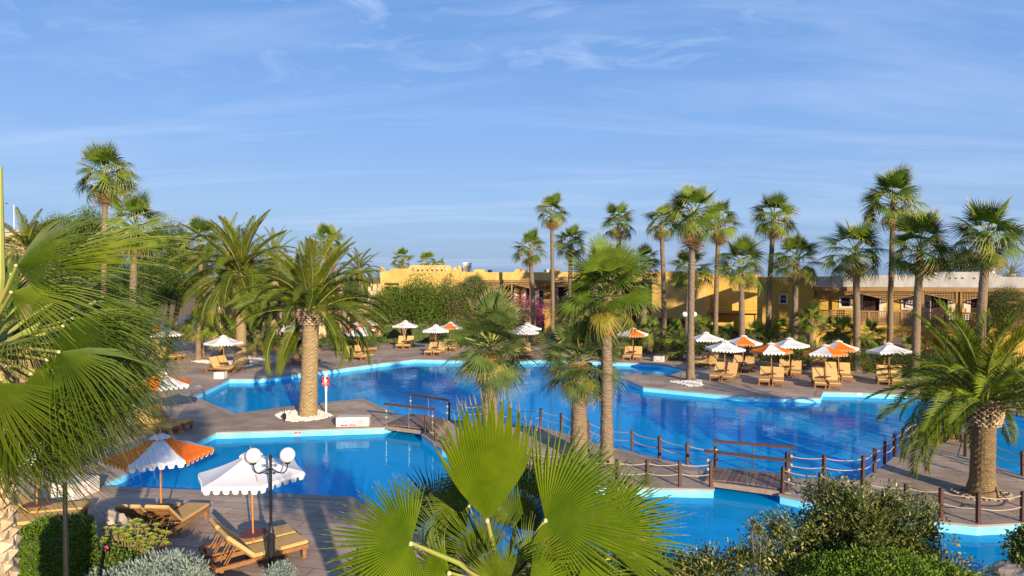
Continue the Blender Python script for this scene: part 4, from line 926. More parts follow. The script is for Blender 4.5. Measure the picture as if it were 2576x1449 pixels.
# (px, py of the little table, colours, facing of foot (dx, dy), label, loungers?, twist of canopy)
SETS = [
 (638,1341,'w',(0.775,0.63),'white foreground parasol beside the black globe lamp', 2, 0.5),
 (406,1277,'o',(0.05,1.0),'orange and white foreground parasol, partly behind palm fronds', 2, -0.10),
 (92,1268,'w',(0.9,0.3),'white parasol at the lower left, mostly hidden by hanging palm fronds', 2, 0.1),
 (405,1048,'o',(0.93,-0.15),'orange and white parasol at the left tip of the big pool', 2, 0.4),
 (563,912.5,'w',(0.93,-0.35),'white parasol on the white gravel triangle by the slim feather palm', 2, 0.9),
 (424,886,'w',(0.93,-0.2),'white parasol at left, nearer of the two by the garden wall', 2, 0.2),
 (402,865,'o',(0.9,-0.2),'orange and white parasol at left in front of the garden wall', 2, 0.6),
 (472,840,'w',(0.9,-0.3),'white parasol behind the garden wall at upper left', 2, 0.3),
 (570,846,'o',(0.9,-0.3),'orange and white parasol peeping over the left shrub palms', 0, 0.8),
 (764,895,'o',(0.9,-0.3),'orange and white parasol right behind the stout date palm trunk', 2, 0.0),
 (735,868,'w',(0.9,-0.3),'white parasol mostly hidden behind the stout date palm fronds', 2, 0.0),
 (901,884,'w',(0.8,-0.5),'white parasol nearest the pool ladder at the far pool edge', 2, 0.35),
 (912,868,'o',(0.8,-0.5),'orange and white middle parasol of a far cluster of three', 2, 0.1),
 (918,851,'o',(0.8,-0.5),'orange and white parasol farthest back in the cluster of three', 0, 0.7),
 (1019,858,'w',(-0.05,-1),'white parasol in front of the tree with pale trunks', 2, 0.02),
 (1096,873,'w',(-0.15,-1),'white parasol just left of the bushy grey-green fan palm', 2, 0.1),
 (1133,864,'o',(-0.1,-1),'orange and white parasol half hidden by the bushy palm', 2, 0.5),
 (1328,866,'w',(0.1,-1),'white parasol right of the bushy fan palm, rear one of two', 1, 0.2),
 (1316,878,'w',(0.1,-1),'white parasol right of the bushy fan palm, front one of two', 2, 0.6),
 (1592,884,'o',(-0.25,-1),'lone orange and white parasol near the small white block', 2, 0.62),
 (1776,900,'w',(-0.75,-0.8),'white parasol just right of the slim palm in the gravel patch', 2, 0.2),
 (1822,931,'w',(-0.5,-0.85),'white parasol at the front of the right-hand group, leftmost', 2, 0.05),
 (1868,912,'o',(-0.5,-0.85),'orange and white parasol behind the leftmost front white one', 2, 0.3),
 (1941,940,'o',(-0.36,-0.94),'orange and white parasol at the front centre of the right-hand group', 2, 1.35),
 (1987,921,'w',(-0.4,-0.9),'white parasol in the back row of the right-hand group', 2, 0.2),
 (2077,947,'o',(-0.3,-0.95),'orange and white parasol front right, white panel turned to the left', 2, 0.9),
 (2110,931,'o',(-0.36,-0.93),'orange and white parasol behind, orange panel facing the pool', 2, 0.4),
 (2238,940,'w',(-0.4,-0.9),'white parasol farthest right beside the feather palm fronds', 2, 0.15),
]
USED_POS = []
for px, py, kd, f, lb, nl, tw in SETS:
    p = G(px, py, 0.6); p.z = 0
    o = place(PUW if kd == 'w' else PUO, p, tw, lb, 'parasol', 'scalloped parasols around the pool'); o.rotation_euler = (random.uniform(-.025, .025), random.uniform(-.025, .025), tw)
    fv = Vector((f[0], f[1], 0)).normalized(); rz = math.atan2(-fv.x, fv.y); side = Vector((fv.y, -fv.x, 0))
    for k, sg in enumerate((1, -1)[:nl]):
        c = p + side*0.37*sg - fv*0.02
        # which one of the pair, as the photo shows it
        other = p - side*0.37*sg
        cx = c.x/c.y - other.x/other.y
        pos = ('left' if cx < 0 else 'right') if abs(side.x) > 0.35 else ('nearer' if c.y < other.y else 'farther')
        short = lb.split(',')[0]
        o = place(PL2 if p.y < 20 or random.random() < .25 else PL, c, rz + random.uniform(-.05, .05), f'{pos} lounger by the {short}' if nl == 2 else f'tan cushioned lounger under the {short}', 'sun lounger', 'wooden sun loungers with tan cushions')

# ------------------------------------------------------------ lamps, posts, signs
def globe_lamp(base, h, s, rz, label, gr=0.155):
    r = empty('street_lamp', base, label, 'lamp post', 'black lamps with white globes', rz)
    b = MB(); b.lathe([(0.13*s, 0), (0.13*s, .08), (.10*s, .12), (.085*s, .2), (.085*s, h*.36), (.10*s, h*.37), (.10*s, h*.385), (.06*s, h*.40), (.075*s, h*.415), (.045*s, h*.44), (.033*s, h*.46), (.033*s, h-.35*s), (.05*s, h-.34*s), (.05*s, h-.31*s), (.03*s, h-.29*s), (.03*s, h-.08*s), (.045*s, h-.07*s), (.045*s, h-.03*s), (.025*s, h), (0, h+.03*s)], 14); b.build('post', M['black'], r, smooth=False)
    for sx in (-1, 1):
        b = MB(); pts = [(sx*(0.03+0.34*s*math.sin(t)**1.0*1.0), 0, h-.30*s - 0.13*s*math.sin(2*t)*1.0 + (0.10*s*(t/(PI/2))**2)) for t in [PI/2*k/10 for k in range(11)]]
        b.tube(pts, 0.014*s, 6)
        sp = [(sx*(0.10*s+0.045*s*(1-k/14)*math.cos(k*.8)), 0, h-.24*s+0.045*s*(1-k/14)*math.sin(k*.8)) for k in range(14)]; b.tube(sp, 0.009*s, 5)
        sp = [(sx*(0.07*s+0.035*s*(1-k/14)*math.cos(k*.8)), 0, h-.40*s-0.035*s*(1-k/14)*math.sin(k*.8)) for k in range(14)]; b.tube(sp, 0.009*s, 5)
        ex, ez = pts[-1][0], pts[-1][2]; b.lathe([(0, 0), (.05*s, 0), (.07*s, .03*s), (.07*s, .045*s), (0, .045*s)], 12, (ex, 0, ez))
        arm = b.build('arm', M['black'], r)
        me = bpy.data.meshes.new('globe'); bm = bmesh.new(); bmesh.ops.create_uvsphere(bm, u_segments=28, v_segments=18, radius=gr); bm.to_mesh(me); bm.free()
        me.materials.append(M['globe']); me.polygons.foreach_set('use_smooth', [True]*len(me.polygons)); link('globe', me, arm, (ex, 0, ez+.03*s+gr))
    return r
lp_ = P(683, 1528, 13.4)
globe_lamp(Vector((lp_.x, lp_.y, 0)), 2.72, 0.92, R(4), 'black lamp post with two white globes in the foreground by the near lounger', 0.155)
q = G(1734, 905); globe_lamp(q, 6.4-(800-695)*mpp(q.y)+0.25, 1.0, 0, 'black lamp post with two white globes behind the slim palm at right', 0.2)
q = G(985, 858); r_ = empty('street_lamp', q, 'small bollard lamp with one white globe by the clipped bushes', 'lamp post')
b = MB(); b.tube([(0, 0, 0), (0, 0, .95)], 0.03, 8); b.build('post', M['black'], r_)
me = bpy.data.meshes.new('globe'); bm = bmesh.new(); bmesh.ops.create_uvsphere(bm, u_segments=16, v_segments=12, radius=.19); bm.to_mesh(me); bm.free(); me.materials.append(M['globe']); link('globe', me, r_, (0, 0, 1.12))
q = G(880, 850); globe_lamp(q, 4.0, 1.0, R(10), 'tall black lamp post in the shade of the palms, far left of the yellow wall', 0.17)
pl_ = Vector((-1131/FPX*9.5, 9.5, 0)); r_ = empty('lamp_pole', pl_, 'thin dark metal pole standing beside the clipped hedge at lower left', 'pole')
b = MB(); b.tube([(0, 0, 0), (0, 0, 0.6), (0, 0, 3.4)], [0.045, 0.04, 0.03], 10); b.build('pole', M['black'], r_); b = MB(); b.tube([(0, 0, 3.4), (0, 0, 4.0)], 0.02, 8); b.build('upper_tube', M['steel'], r_)

def text_obj(name, s, size, m, parent, T, ext=0.002):
    cu = bpy.data.curves.new('t', 'FONT'); cu.body = s; cu.size = size; cu.extrude = ext; cu.align_x = 'CENTER'; cu.align_y = 'CENTER'
    o = bpy.data.objects.new('t', cu); COL.objects.link(o); bpy.context.view_layer.update()
    me = bpy.data.meshes.new_from_object(o); COL.objects.unlink(o); bpy.data.objects.remove(o)
    me.materials.clear(); me.materials.append(m); return link(name, me, parent, mat=T)
def ring_mb(b, c, r0, r1, n=28, y=0.0, mi=0):   # flat ring in the XZ plane facing -Y
    vs = []; 
    for k in range(n):
        a = 2*PI*k/n; vs += [(c[0]+r0*math.cos(a), y, c[1]+r0*math.sin(a)), (c[0]+r1*math.cos(a), y, c[1]+r1*math.sin(a))]
    b.add(vs, [(2*k, 2*((k+1) % n), 2*((k+1) % n)+1, 2*k+1) for k in range(n)], mi)
def disc_mb(b, c, r, y, n=20, sx=1, sz=1):
    b.add([(c[0]+sx*r*math.cos(2*PI*k/n), y, c[1]+sz*r*math.sin(2*PI*k/n)) for k in range(n)], [tuple(range(n))])
def block_box(p0, p1, h, dp, label):
    """white concrete pool block whose long face runs from p0 to p1"""
    d = p1-p0; L = d.length; rz = math.atan2(d.y, d.x); r = empty('concrete_block', (p0+p1)/2, label, 'concrete block', 'white concrete blocks by the pool', rz)
    bm = bmesh.new(); bmesh.ops.create_cube(bm, size=1); bmesh.ops.scale(bm, vec=(L, dp, h), verts=bm.verts); bmesh.ops.translate(bm, vec=(0, dp/2, h/2), verts=bm.verts)
    bmesh.ops.bevel(bm, geom=bm.edges[:], offset=0.015, segments=2, affect='EDGES'); me = bpy.data.meshes.new('body'); bm.to_mesh(me); bm.free(); me.materials.append(M['stone_white']); link('body', me, r)
    return r, L, h
def louvers(r, x0, x1, zs, y=-0.004):
    for z in zs:
        b = MB(); b.box(((x0+x1)/2, y, z), (x1-x0, 0.008, 0.012)); b.build('louver', M['blackink'], r)
TF = lambda x, y, z: Matrix.Translation((x, y, z)) @ Matrix.Rotation(PI/2, 4, 'X')
def sticker(r, x, z, w_, h_, kind, text, y=-0.003, band=True):
    b = MB(); b.box((x, y-0.002, z), (w_, 0.004, h_)); s_ = b.build('sticker', M['whitesign'], r)
    if band: b = MB(); b.box((x, y-0.006, z-h_/2+h_*0.13), (w_*.92, 0.003, h_*0.2)); b.build('red_band', M['redsign'], s_)
    b = MB()
    cz = z+h_*0.1
    if kind == 'nodive':
        ring_mb(b, (x, cz), w_*.33, w_*.38, y=y-0.006); o = b.build('ring', M['redsign'] if not band else M['blackink'], s_)
        b = MB(); b.box((0, 0, 0), (w_*.70, 0.002, w_*.045), M=Matrix.Translation((x, y-0.0085, cz)) @ Matrix.Rotation(R(55), 4, 'Y')); b.build('slash', M['redsign'], s_)
        b = MB(); disc_mb(b, (x+w_*.12, cz+w_*.16), w_*.05, y-0.007); b.box((0, 0, 0), (w_*.24, 0.002, w_*.07), M=Matrix.Translation((x+w_*.02, y-0.0065, cz+w_*.05)) @ Matrix.Rotation(R(-40), 4, 'Y')); b.box((x-w_*.03, y-0.0064, cz-w_*.17), (w_*.34, 0.002, w_*.03)); b.build('figure', M['blackink'], s_)
    elif kind == 'depth':
        disc_mb(b, (x, cz+h_*.22), w_*.07, y-0.007); disc_mb(b, (x, cz-h_*.02), w_*.11, y-0.007, sz=1.4); b.box((x, y-0.006, cz+h_*.10), (w_*.75, 0.002, w_*.03)); b.build('figure', M['bluesign'], s_)
    if text: text_obj('lettering', text, h_*0.13 if band else h_*0.11, M['whitesign'] if band else M['redsign'], s_, TF(x, y-0.009, z-h_/2+h_*0.13))
# block 1 beside the gravel patch
r_, L, h = block_box(G(845, 1074.5), G(928, 1073), 0.40, 0.55, 'white concrete block with two pictogram stickers beside the sign post')
sticker(r_, -L*.25, h*.52, .30, .36, 'depth', '1,50m'); sticker(r_, 0.0, h*.52, .32, .36, 'nodive', 'NO DIVING')
louvers(r_, L*.12, L*.34, (h*.3, h*.42, h*.56, h*.68)); louvers(r_, -L*.15, -L*.115, (h*.3, h*.42, h*.56, h*.68))
r_, L, h = block_box(G(537.5, 953), G(563, 953), 0.40, 0.5, 'small white concrete block below the slim feather palm by the pool corner')
sticker(r_, 0, h*.55, .26, .30, 'nodive', '', band=False); 
r_, L, h = block_box(G(1644, 909.5), G(1667, 911), 0.40, 0.5, 'small white concrete block at the far right pool corner')
sticker(r_, 0, h*.52, .25, .32, 'nodive', 'NO DIVING'); louvers(r_, -L*.42, -L*.26, (h*.3, h*.45, h*.6, h*.75)); louvers(r_, L*.26, L*.42, (h*.3, h*.45, h*.6, h*.75))
a = G(127, 1258); c = G(185, 1262); r_, L, h = block_box(a, c, 0.47, 0.95, 'white concrete block at lower left partly behind palm fronds, with a no diving sticker')
louvers(r_, -0.15, .12, (h*.35, h*.5, h*.65, h*.8))
# sticker on its right-hand end face
e_ = empty('end_face', (L/2, 0.5, 0), None, None, None, PI/2); e_.parent = r_
for c_ in (): pass
sticker(e_, -0.08, h*.52, .28, .36, 'nodive', 'NO DIVING', band=False)
# red emergency sign on white post
p = G(820.5, 1041); r_ = empty('sign_post', p, 'white post with a red emergency stop sign on the gravel patch', 'sign')
b = MB(); b.tube([(0, 0, 0), (0, 0, 1.05)], 0.042, 12); b.tube([(0, 0, 1.05), (0, 0, 1.35)], 0.055, 12); b.build('post', M['whitesign'], r_)
b = MB(); b.tube([(0, 0, 1.35), (0, 0, 1.86)], 0.05, 12); b.tube([(0, 0, 1.80), (0, 0, 1.90)], 0.07, 12); b.build('button_housing', M['whitesign'], r_)
b = MB(); b.box((0, -0.075, 1.53), (0.32, 0.012, 0.42)); bd = b.build('sign_board', M['redsign'], r_)
b = MB(); disc_mb(b, (0, 1.55), 0.075, -0.084); b.box((-0.02, -0.083, 1.66), (0.05, 0.003, 0.12)); b.build('hand_symbol', M['whitesign'], bd)
text_obj('lettering', 'EMERGENCY\nSTOP', 0.052, M['whitesign'], bd, TF(0, -0.083, 1.405))
b = MB(); ring_mb(b, (0, 0), 0, 0.001); 
# depth tiles on the pool wall
def depth_tile(px, py, ang, txt, label, y=0):
    p = G(px, py, -0.13); r = empty('depth_marker', p, label, 'depth marker', None, ang)
    b = MB(); b.box((0, -0.01, 0), (0.26, 0.02, 0.10)); b.build('plate', M['redsign'], r)
    text_obj('lettering', txt, 0.085, M['whitesign'], r, TF(0, -0.022, 0))
p0, p1 = G(543, 1087.5), G(965, 1075); t_ = (p1-p0).normalized(); an = math.atan2(t_.y, t_.x)
u = (G(749, 1081) - p0).dot(t_); c = p0 + t_*u; r = empty('depth_marker', (c.x, c.y, -0.13), 'red depth marker reading 1,60m on the near pool wall', 'depth marker', None, an)
b = MB(); b.box((0, -0.012, 0), (0.26, 0.02, 0.10)); b.build('plate', M['redsign'], r); text_obj('lettering', '1,60m', 0.085, M['whitesign'], r, TF(0, -0.024, 0))
p0, p1 = G(2070, 985), G(2283, 993); t_ = (G(2163, 987)-p0).normalized(); an = math.atan2(t_.y, t_.x); c = p0 + t_*((G(2163, 987)-p0).length)
r = empty('depth_marker', (c.x-0.05, c.y-.01, -0.12), 'small pale depth marker on the far right pool wall', 'depth marker', None, an)
b = MB(); b.box((0, -0.012, 0), (0.26, 0.02, 0.11)); b.build('plate', M['whitesign'], r); text_obj('lettering', '1,60m', 0.08, M['redsign'], r, TF(0, -0.024, 0))

# pool ladders
def ladder(p, ang, label, w_=0.5):
    r = empty('pool_ladder', p, label, 'pool ladder', 'steel pool ladders', ang)
    for sx in (-w_/2, w_/2):
        b = MB(); pts = [(sx, -0.35, 0), (sx, -0.35, 0.42)] + [(sx, -0.35+0.3*(1-math.cos(a)), 0.42+0.26*math.sin(a)) for a in [PI*k/8 for k in range(1, 8)]] + [(sx, 0.25, 0.42), (sx, 0.30, -0.9)]
        b.tube(pts, 0.022, 8); b.build('handrail', M['steel'], r)
    for z in (-0.3, -0.6):
        b = MB(); b.box((0, .29, z), (w_, 0.08, 0.03)); b.build('rung', M['steel'], r)
def towards(p, q): d = q-p; return math.atan2(-d.x, d.y)
p = G(499, 1004); ladder(p, towards(p, p+Vector((0.9, .35, 0))), 'curved steel pool ladder at the left tip of the far pool')
p = G(945, 917); ladder(p, towards(p, p+Vector((0.15, -1, 0))), 'curved steel pool ladder on the far edge left of centre')
p = G(606, 1238); ladder(p, towards(p, p+Vector((0.05, 1, 0))), 'steel pool ladder behind the foreground white parasol', 0.45)
p = G(1345, 1395); r_ = empty('pool_shower', p, 'steel pole fixture seen through the foreground fan leaves', 'pole'); b = MB(); b.tube([(0, 0, -.3), (0, 0, 1.35)], 0.035, 10); b.build('pole', M['steel'], r_); b = MB(); b.tube([(-.15, 0, 1.35), (.15, 0, 1.35)], 0.03, 8); b.build('crossbar', M['steel'], r_)

# thin stakes and spotlights
for px, py, hh, lb in ((715, 1050, .62, 'thin dark stake left of the stout date palm'), (794, 1036, .72, 'thin dark stake right of the stout date palm'), (1826, 964+0, .0, None), (1712, 959, .55, 'thin pale stake in the gravel by the slim palm')):
    if not lb: continue
    p = G(px, py); b = MB(); b.tube([p, p+Vector((.03, 0, hh))], 0.018, 6); o = b.build('garden_stake', M['post_wood']); tag(o, lb, 'stake')
def spotlight(px, py, rz, label):
    r = empty('garden_spotlight', G(px, py), label, 'spotlight', 'small black garden spotlights', rz)
    b = MB(); b.tube([(0, 0, 0), (0, 0, .16)], .02, 6); b.build('stem', M['black'], r)
    b = MB(); b.tube([(0, -.04, .15), (0, .14, .30)], [.06, .10], 10); b.build('head', M['black'], r)
spotlight(2354, 1100, 0.4, 'small black spotlight left of the slimmer date palm trunk'); spotlight(2485, 1252, -.3, 'small black spotlight in front of the big right date palm trunk')
spotlight(716, 1062, 0.5, 'small black spotlight at the left end of the gravel patch'); spotlight(532, 906, 0.2, 'small black spotlight on the left gravel triangle')

# ------------------------------------------------------------ rope fences
def rope_fence(pts, label, h=0.80, skip=(), last=None):
    c = sum(pts, Vector())/len(pts); r = empty('rope_fence', (c.x, c.y, 0), label, 'rope fence', 'rope fences along the walkways')
    for i, p in enumerate(pts):
        q = p - c; ang = 0
        b = MB(); b.box((0, 0, 0), (0.085, 0.085, h), M=Matrix.Translation((q.x, q.y, h/2)) @ Matrix.Rotation(random.uniform(0, .6), 4, 'Z') @ Matrix.Rotation(random.uniform(-.025, .025), 4, 'X')); b.build('post', M['post_wood'], r)
        if i < len(pts)-1 and i not in skip:
            e = pts[i+1] - c
            for z in (h-.10, h-.40):
                b = MB(); L = (e-q).length; sg = 0.07*L
                b.tube([Vector((q.x+(e.x-q.x)*t, q.y+(e.y-q.y)*t, z - sg*4*t*(1-t)*.9)) for t in [k/8 for k in range(9)]], 0.014, 5); b.build('rope', M['rope'], r)
    return r
GP = lambda l: [G(*q) for q in l]
rope_fence(GP([(1130,1057),(1207,1063),(1284,1070),(1360,1074),(1412,1088),(1481,1110),(1590,1135),(1659,1154),(1729,1173),(1800,1184)]), 'rope fence along the far edge of the middle walkway', skip=())
rope_fence(GP([(1070.5,1094),(1095.5,1111),(1124,1126),(1170,1146),(1240,1168),(1300,1184),(1420,1202),(1552,1222),(1627,1223),(1710,1225),(1788,1226)]), 'rope fence along the near edge of the middle walkway')
rope_fence(GP([(1979,1200),(2072,1208),(2170,1211),(2200,1190),(2226,1168),(2250,1149),(2272,1131),(2292,1116),(2310,1101),(2327,1088),(2342.5,1075),(2359,1063)]), 'long rope fence receding along the left side of the pier')
rope_fence(GP([(2421,1063),(2443,1129),(2428,1149)]), 'short rope fence beside the slimmer date palm on the pier')
rope_fence(GP([(2500,1172),(2572,1197),(2640,1222)]), 'rope fence behind the big right date palm')
rope_fence(GP([(1969,1242),(2063,1259),(2170,1278),(2279,1292),(2366.6,1303),(2460.5,1317),(2572,1313),(2680,1306)]), 'rope fence along the near edge of the pier in front of the right palm')

# ------------------------------------------------------------ footbridges
def bridge(a0, a1, b0, b1, label, n=14, rails=True, h=0.98):
    """near edge a0->a1, far edge b0->b1 (deck corners)"""
    c = (a0+a1+b0+b1)/4; r = empty('footbridge', (c.x, c.y, 0), label, 'footbridge', 'small wooden footbridges')
    A0, A1, B0, B1 = [Vector((q.x-c.x, q.y-c.y, 0)) for q in (a0, a1, b0, b1)]; Z0 = 0.10; base = None
    for k in range(n):
        t0, t1 = k/n+.004, (k+1)/n-.004; b = MB(); cz = lambda t: Z0+0.05*math.sin(PI*t)
        q = [A0.lerp(A1, t0), A0.lerp(A1, t1), B0.lerp(B1, t1), B0.lerp(B1, t0)]; zs = [cz(t0), cz(t1), cz(t1), cz(t0)]
        b.add([(v.x, v.y, z) for v, z in zip(q, zs)]+[(v.x, v.y, z-.04) for v, z in zip(q, zs)], [(0, 1, 2, 3), (7, 6, 5, 4), (0, 4, 5, 1), (1, 5, 6, 2), (2, 6, 7, 3), (3, 7, 4, 0)]); b.build('plank', M['plank'], r)
    for (s0, s1) in ((A0, A1), (B0, B1)):
        b = MB(); d = s1-s0; b.box(((s0+s1)/2)+Vector((0, 0, Z0-.12)), (d.length, 0.10, 0.15), rz=math.atan2(d.y, d.x)); b.build('beam', M['beam'], r)
        m = MB(); e0, e1 = s0.lerp(s1, .03), s0.lerp(s1, .97); d = e1-e0
        m.box(((s0.lerp(s1, -.02)+s1.lerp(s0, -.02))/2)+Vector((0, 0, h+.0)), (d.length*1.1, 0.09, 0.075), rz=math.atan2(d.y, d.x)); hr = m.build('handrail', M['post_wood'], r)
        for t in (0, .5, 1):
            m = MB(); q = e0.lerp(e1, t); m.tube([(q.x, q.y, Z0-.1), (q.x, q.y, h-.03)], 0.02, 8); m.build('baluster', M['steel'], r)
        m = MB(); m.tube([(e0.x, e0.y, .52), (e1.x, e1.y, .52)], 0.010, 5); m.build('cable', M['steel'], r)
        for e in (e0, e1):
            for z in (.42, .70):
                m = MB(); m.lathe([(0, -.05), (.04, -.035), (.05, 0), (.04, .035), (0, .05)], 8, (e.x, e.y, z)); m.build('rope_knot', M['rope'], r)
bridge(G(1774, 1213), G(1990, 1243), G(1795, 1184), G(1996, 1203), 'wooden footbridge with brown handrails at right of centre, leading to the pier', 15)
bridge(G(968, 1074), G(1092, 1090), G(1030, 1046), G(1128, 1063), 'wooden footbridge with brown handrails left of centre beside the white block', 13)

# ------------------------------------------------------------ pebbles
def pebbles(poly, n, size, m, label, seed=0, cat='pebbles', z=0.0):
    g = np.random.default_rng(seed); P2 = np.array([[p.x, p.y] for p in poly]); lo, hi = P2.min(0), P2.max(0); pts = []
    while len(pts) < n:
        q = g.uniform(lo, hi); inside = False; j = len(P2)-1
        for i in range(len(P2)):
            if (P2[i, 1] > q[1]) != (P2[j, 1] > q[1]) and q[0] < (P2[j, 0]-P2[i, 0])*(q[1]-P2[i, 1])/(P2[j, 1]-P2[i, 1])+P2[i, 0]: inside = not inside
            j = i
        if inside: pts.append(q)
    bm = bmesh.new(); bmesh.ops.create_icosphere(bm, subdivisions=1, radius=1); bv = np.array([v.co[:] for v in bm.verts]); bf = np.array([[v.index for v in f.verts] for f in bm.faces]); bm.free()
    V = []; F = []
    for i, q in enumerate(pts):
        s = size*g.uniform(.5, 1.2); a = g.uniform(0, 6.28); c_, s__ = math.cos(a), math.sin(a); w_ = bv*(1+g.normal(0, .12, bv.shape))*np.array([s*1.2, s*.85, s*.6]); x = w_[:, 0]*c_-w_[:, 1]*s__; y = w_[:, 0]*s__+w_[:, 1]*c_
        V.append(np.stack([x+q[0], y+q[1], w_[:, 2]+z+g.uniform(0.2, 1.0)*size], 1)); F.append(bf+len(bv)*i)
    me = np_mesh('pebbles', np.concatenate(V), np.concatenate(F), m); o = link('pebble_bed', me); tag(o, label, cat, None, 'stuff'); return o
pebbles(GP([(690,1045),(715,1035),(800,1032),(838,1046),(800,1058),(735,1062),(706,1056)]), 1500, 0.045, M['pebble'], 'white pebbles round the foot of the stout date palm', 1)
pebbles(GP([(480,910),(600,897),(700,896),(692,912),(610,925)]), 2600, 0.055, M['pebble'], 'triangle of white pebbles round the slim feather palm', 2)
pebbles(GP([(1683,961),(1762,958),(1768,972),(1735,973)]), 700, 0.06, M['pebble'], 'white pebbles round the slim fan palm at right', 3)
c = G(2470, 1245); pebbles([c+Vector((.85*math.cos(k*.5), .62*math.sin(k*.5), 0)) for k in range(12)], 330, 0.05, M['pebble_brown'], 'ring of brown pebbles round the big right date palm', 4)
c = G(2392, 1103); pebbles([c+Vector((.75*math.cos(k*.5)-.1, .55*math.sin(k*.5), 0)) for k in range(12)], 220, 0.05, M['pebble_brown'], 'ring of brown pebbles round the slimmer date palm', 5)
c = G(1526, 1168); pebbles([c+Vector((.6*math.cos(k*.5), .45*math.sin(k*.5), 0)) for k in range(12)], 120, 0.05, M['pebble_brown'], 'brown pebbles round the tall fan palm on the walkway', 6)

# ------------------------------------------------------------ palms
FG = 'tall fan palms around the pool'
def FP(tx, Y, hx, hy, rpx, twpx, label, **k):
    b = P(tx, 700, Y); b = Vector((b.x, Y, 0)); h = P(hx, hy, Y); k.setdefault('seed', int(tx*7+hy))
    k.setdefault('group', FG)
    return fan_palm(b, h, rpx*1.08*mpp(Y), twpx*mpp(Y)/2, label, **k)
FP(259, 40, 265, 445, 84, 14, 'tall fan palm at far left with a skirt of brown dead leaves', skirt=1.6, n=32)
FP(328, 32, 340, 570, 90, 18, 'fan palm with bright upright fans, just right of the tall far-left one', skirt=.4, n=30)
FP(505, 52, 505, 610, 62, 13, 'pale fan palm half hidden behind the slim feather palm', skirt=.2, n=30)
FP(872, 60, 825, 615, 55, 14, 'fan palm rising behind the crown of the stout date palm', skirt=.4, n=30)
FP(1012, 92, 1012, 655, 34, 8, 'small distant fan palm behind the left end of the yellow parapet', n=24, skirt=0)
FP(1076, 92, 1076, 663, 32, 8, 'small distant fan palm directly behind the slotted parapet', n=24, skirt=0)
FP(1112, 95, 1108, 672, 22, 7, 'distant fan palm just right of the slotted parapet', n=20, skirt=0)
FP(1343, 62, 1334, 628, 52, 12, 'fan palm leftmost of the row in front of the yellow wing', skirt=.3)
FP(1391, 64, 1388, 535, 50, 10, 'very slender fan palm with some brown leaves, second of the row', skirt=1.0, n=28)
FP(1433, 68, 1436, 612, 52, 11, 'fan palm third of the row, right of the slender one', skirt=.2)
FP(1558, 60, 1557, 562, 55, 12, 'fan palm standing alone against the sky above the near round-headed palm', skirt=.5)
FP(1619, 60, 1622, 665, 48, 14, 'short fan palm just right of the round-headed palm crown', skirt=.2)
FP(1672, 56, 1664, 560, 52, 12, 'thin fan palm left of the slim palm in the gravel patch', skirt=.9, n=28)
FP(1738, 40, 1742, 545, 84, 17, 'slim fan palm with a thick brown skirt, growing from the white gravel', skirt=2.2, n=36)
FP(1800, 52, 1808, 560, 60, 12, 'fan palm right behind the slim gravel-patch palm', skirt=1.4)
FP(1728, 55, 1735, 680, 68, 14, 'lower dark fan palm behind the slim gravel-patch palm', skirt=.2)
FP(1868, 46, 1864, 670, 78, 15, 'broad fan palm in front of the shaded recess', skirt=.2)
FP(1932, 50, 1946, 548, 66, 13, 'tall fan palm above the block with the small window', skirt=.8)
FP(2000, 47, 2002, 655, 78, 15, 'fan palm left of the lattice balconies', skirt=.2)
FP(2158, 44, 2152, 635, 92, 17, 'fan palm at the left bay of the lattice balconies', skirt=.3)
FP(2240, 45, 2247, 510, 88, 13, 'tallest fan palm of the right-hand group', skirt=.8, n=40)
FP(2305, 41, 2315, 625, 98, 19, 'dense fan palm just right of the tallest one', skirt=.7, n=38)
FP(2466, 38, 2482, 605, 102, 22, 'big fan palm near the right edge with a stout trunk', skirt=.3, n=38)
# on the walkway
b0 = G(1526, 1168); Y = b0.y
fan_palm(b0, P(1525, 735, Y), 148*mpp(Y), 30*mpp(Y)/2, 'round-headed fan palm with red sheath, tallest on the walkway', FS=FAN_MID, scv=(.6, .8, .95, 1.03), n=52, lowest=-35, skirt=0, sheath=1.35, seed=4, group=FG)
b0 = G(1232, 1112); Y = b0.y
fan_palm(b0, P(1234, 868, Y), 138*mpp(Y), 40*mpp(Y)/2, 'bushy grey-green fan palm with a stubby trunk on the walkway', FS=FAN_BLUE, scv=(.55, .75, .9, 1.0, 1.05), n=92, lowest=-52, skirt=0, sheath=.75, seed=8, group=FG)
b0 = G(1457, 1150); Y = b0.y
fan_palm(b0, P(1457, 905, Y), 128*mpp(Y), 42*mpp(Y)/2, 'dark grey-green fan palm between the bushy one and the round-headed one', FS=FAN_BLUE, scv=(.55, .75, .9, 1.0, 1.05), n=84, lowest=-52, skirt=0, sheath=.4, seed=12, group=FG)
DG = 'date palms around the pool'
b0 = G(775, 1046); Y = b0.y
date_palm(b0, P(783, 774, Y), 190*mpp(Y), 40*mpp(Y)/2, 'stout date palm on the white pebbles between the two pools', n=70, lowest=-14, seed=3, group=DG, boot=.85, flare=1.12, prune=True, bootr=1.85)
b0 = G(606, 918); Y = b0.y
date_palm(b0, P(606, 690, Y), 160*mpp(Y), 24*mpp(Y)/2, 'slim feather palm on the gravel triangle, left of the stout date palm', n=60, lowest=-30, seed=5, group=DG, boot=.5, flare=1.7, PS_=PIN_A)
b0 = G(2470, 1246); Y = b0.y
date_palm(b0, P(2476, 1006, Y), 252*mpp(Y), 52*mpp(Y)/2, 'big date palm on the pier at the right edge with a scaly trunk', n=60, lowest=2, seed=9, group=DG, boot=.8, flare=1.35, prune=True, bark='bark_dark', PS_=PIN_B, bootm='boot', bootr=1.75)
b0 = G(2392, 1104); Y = b0.y
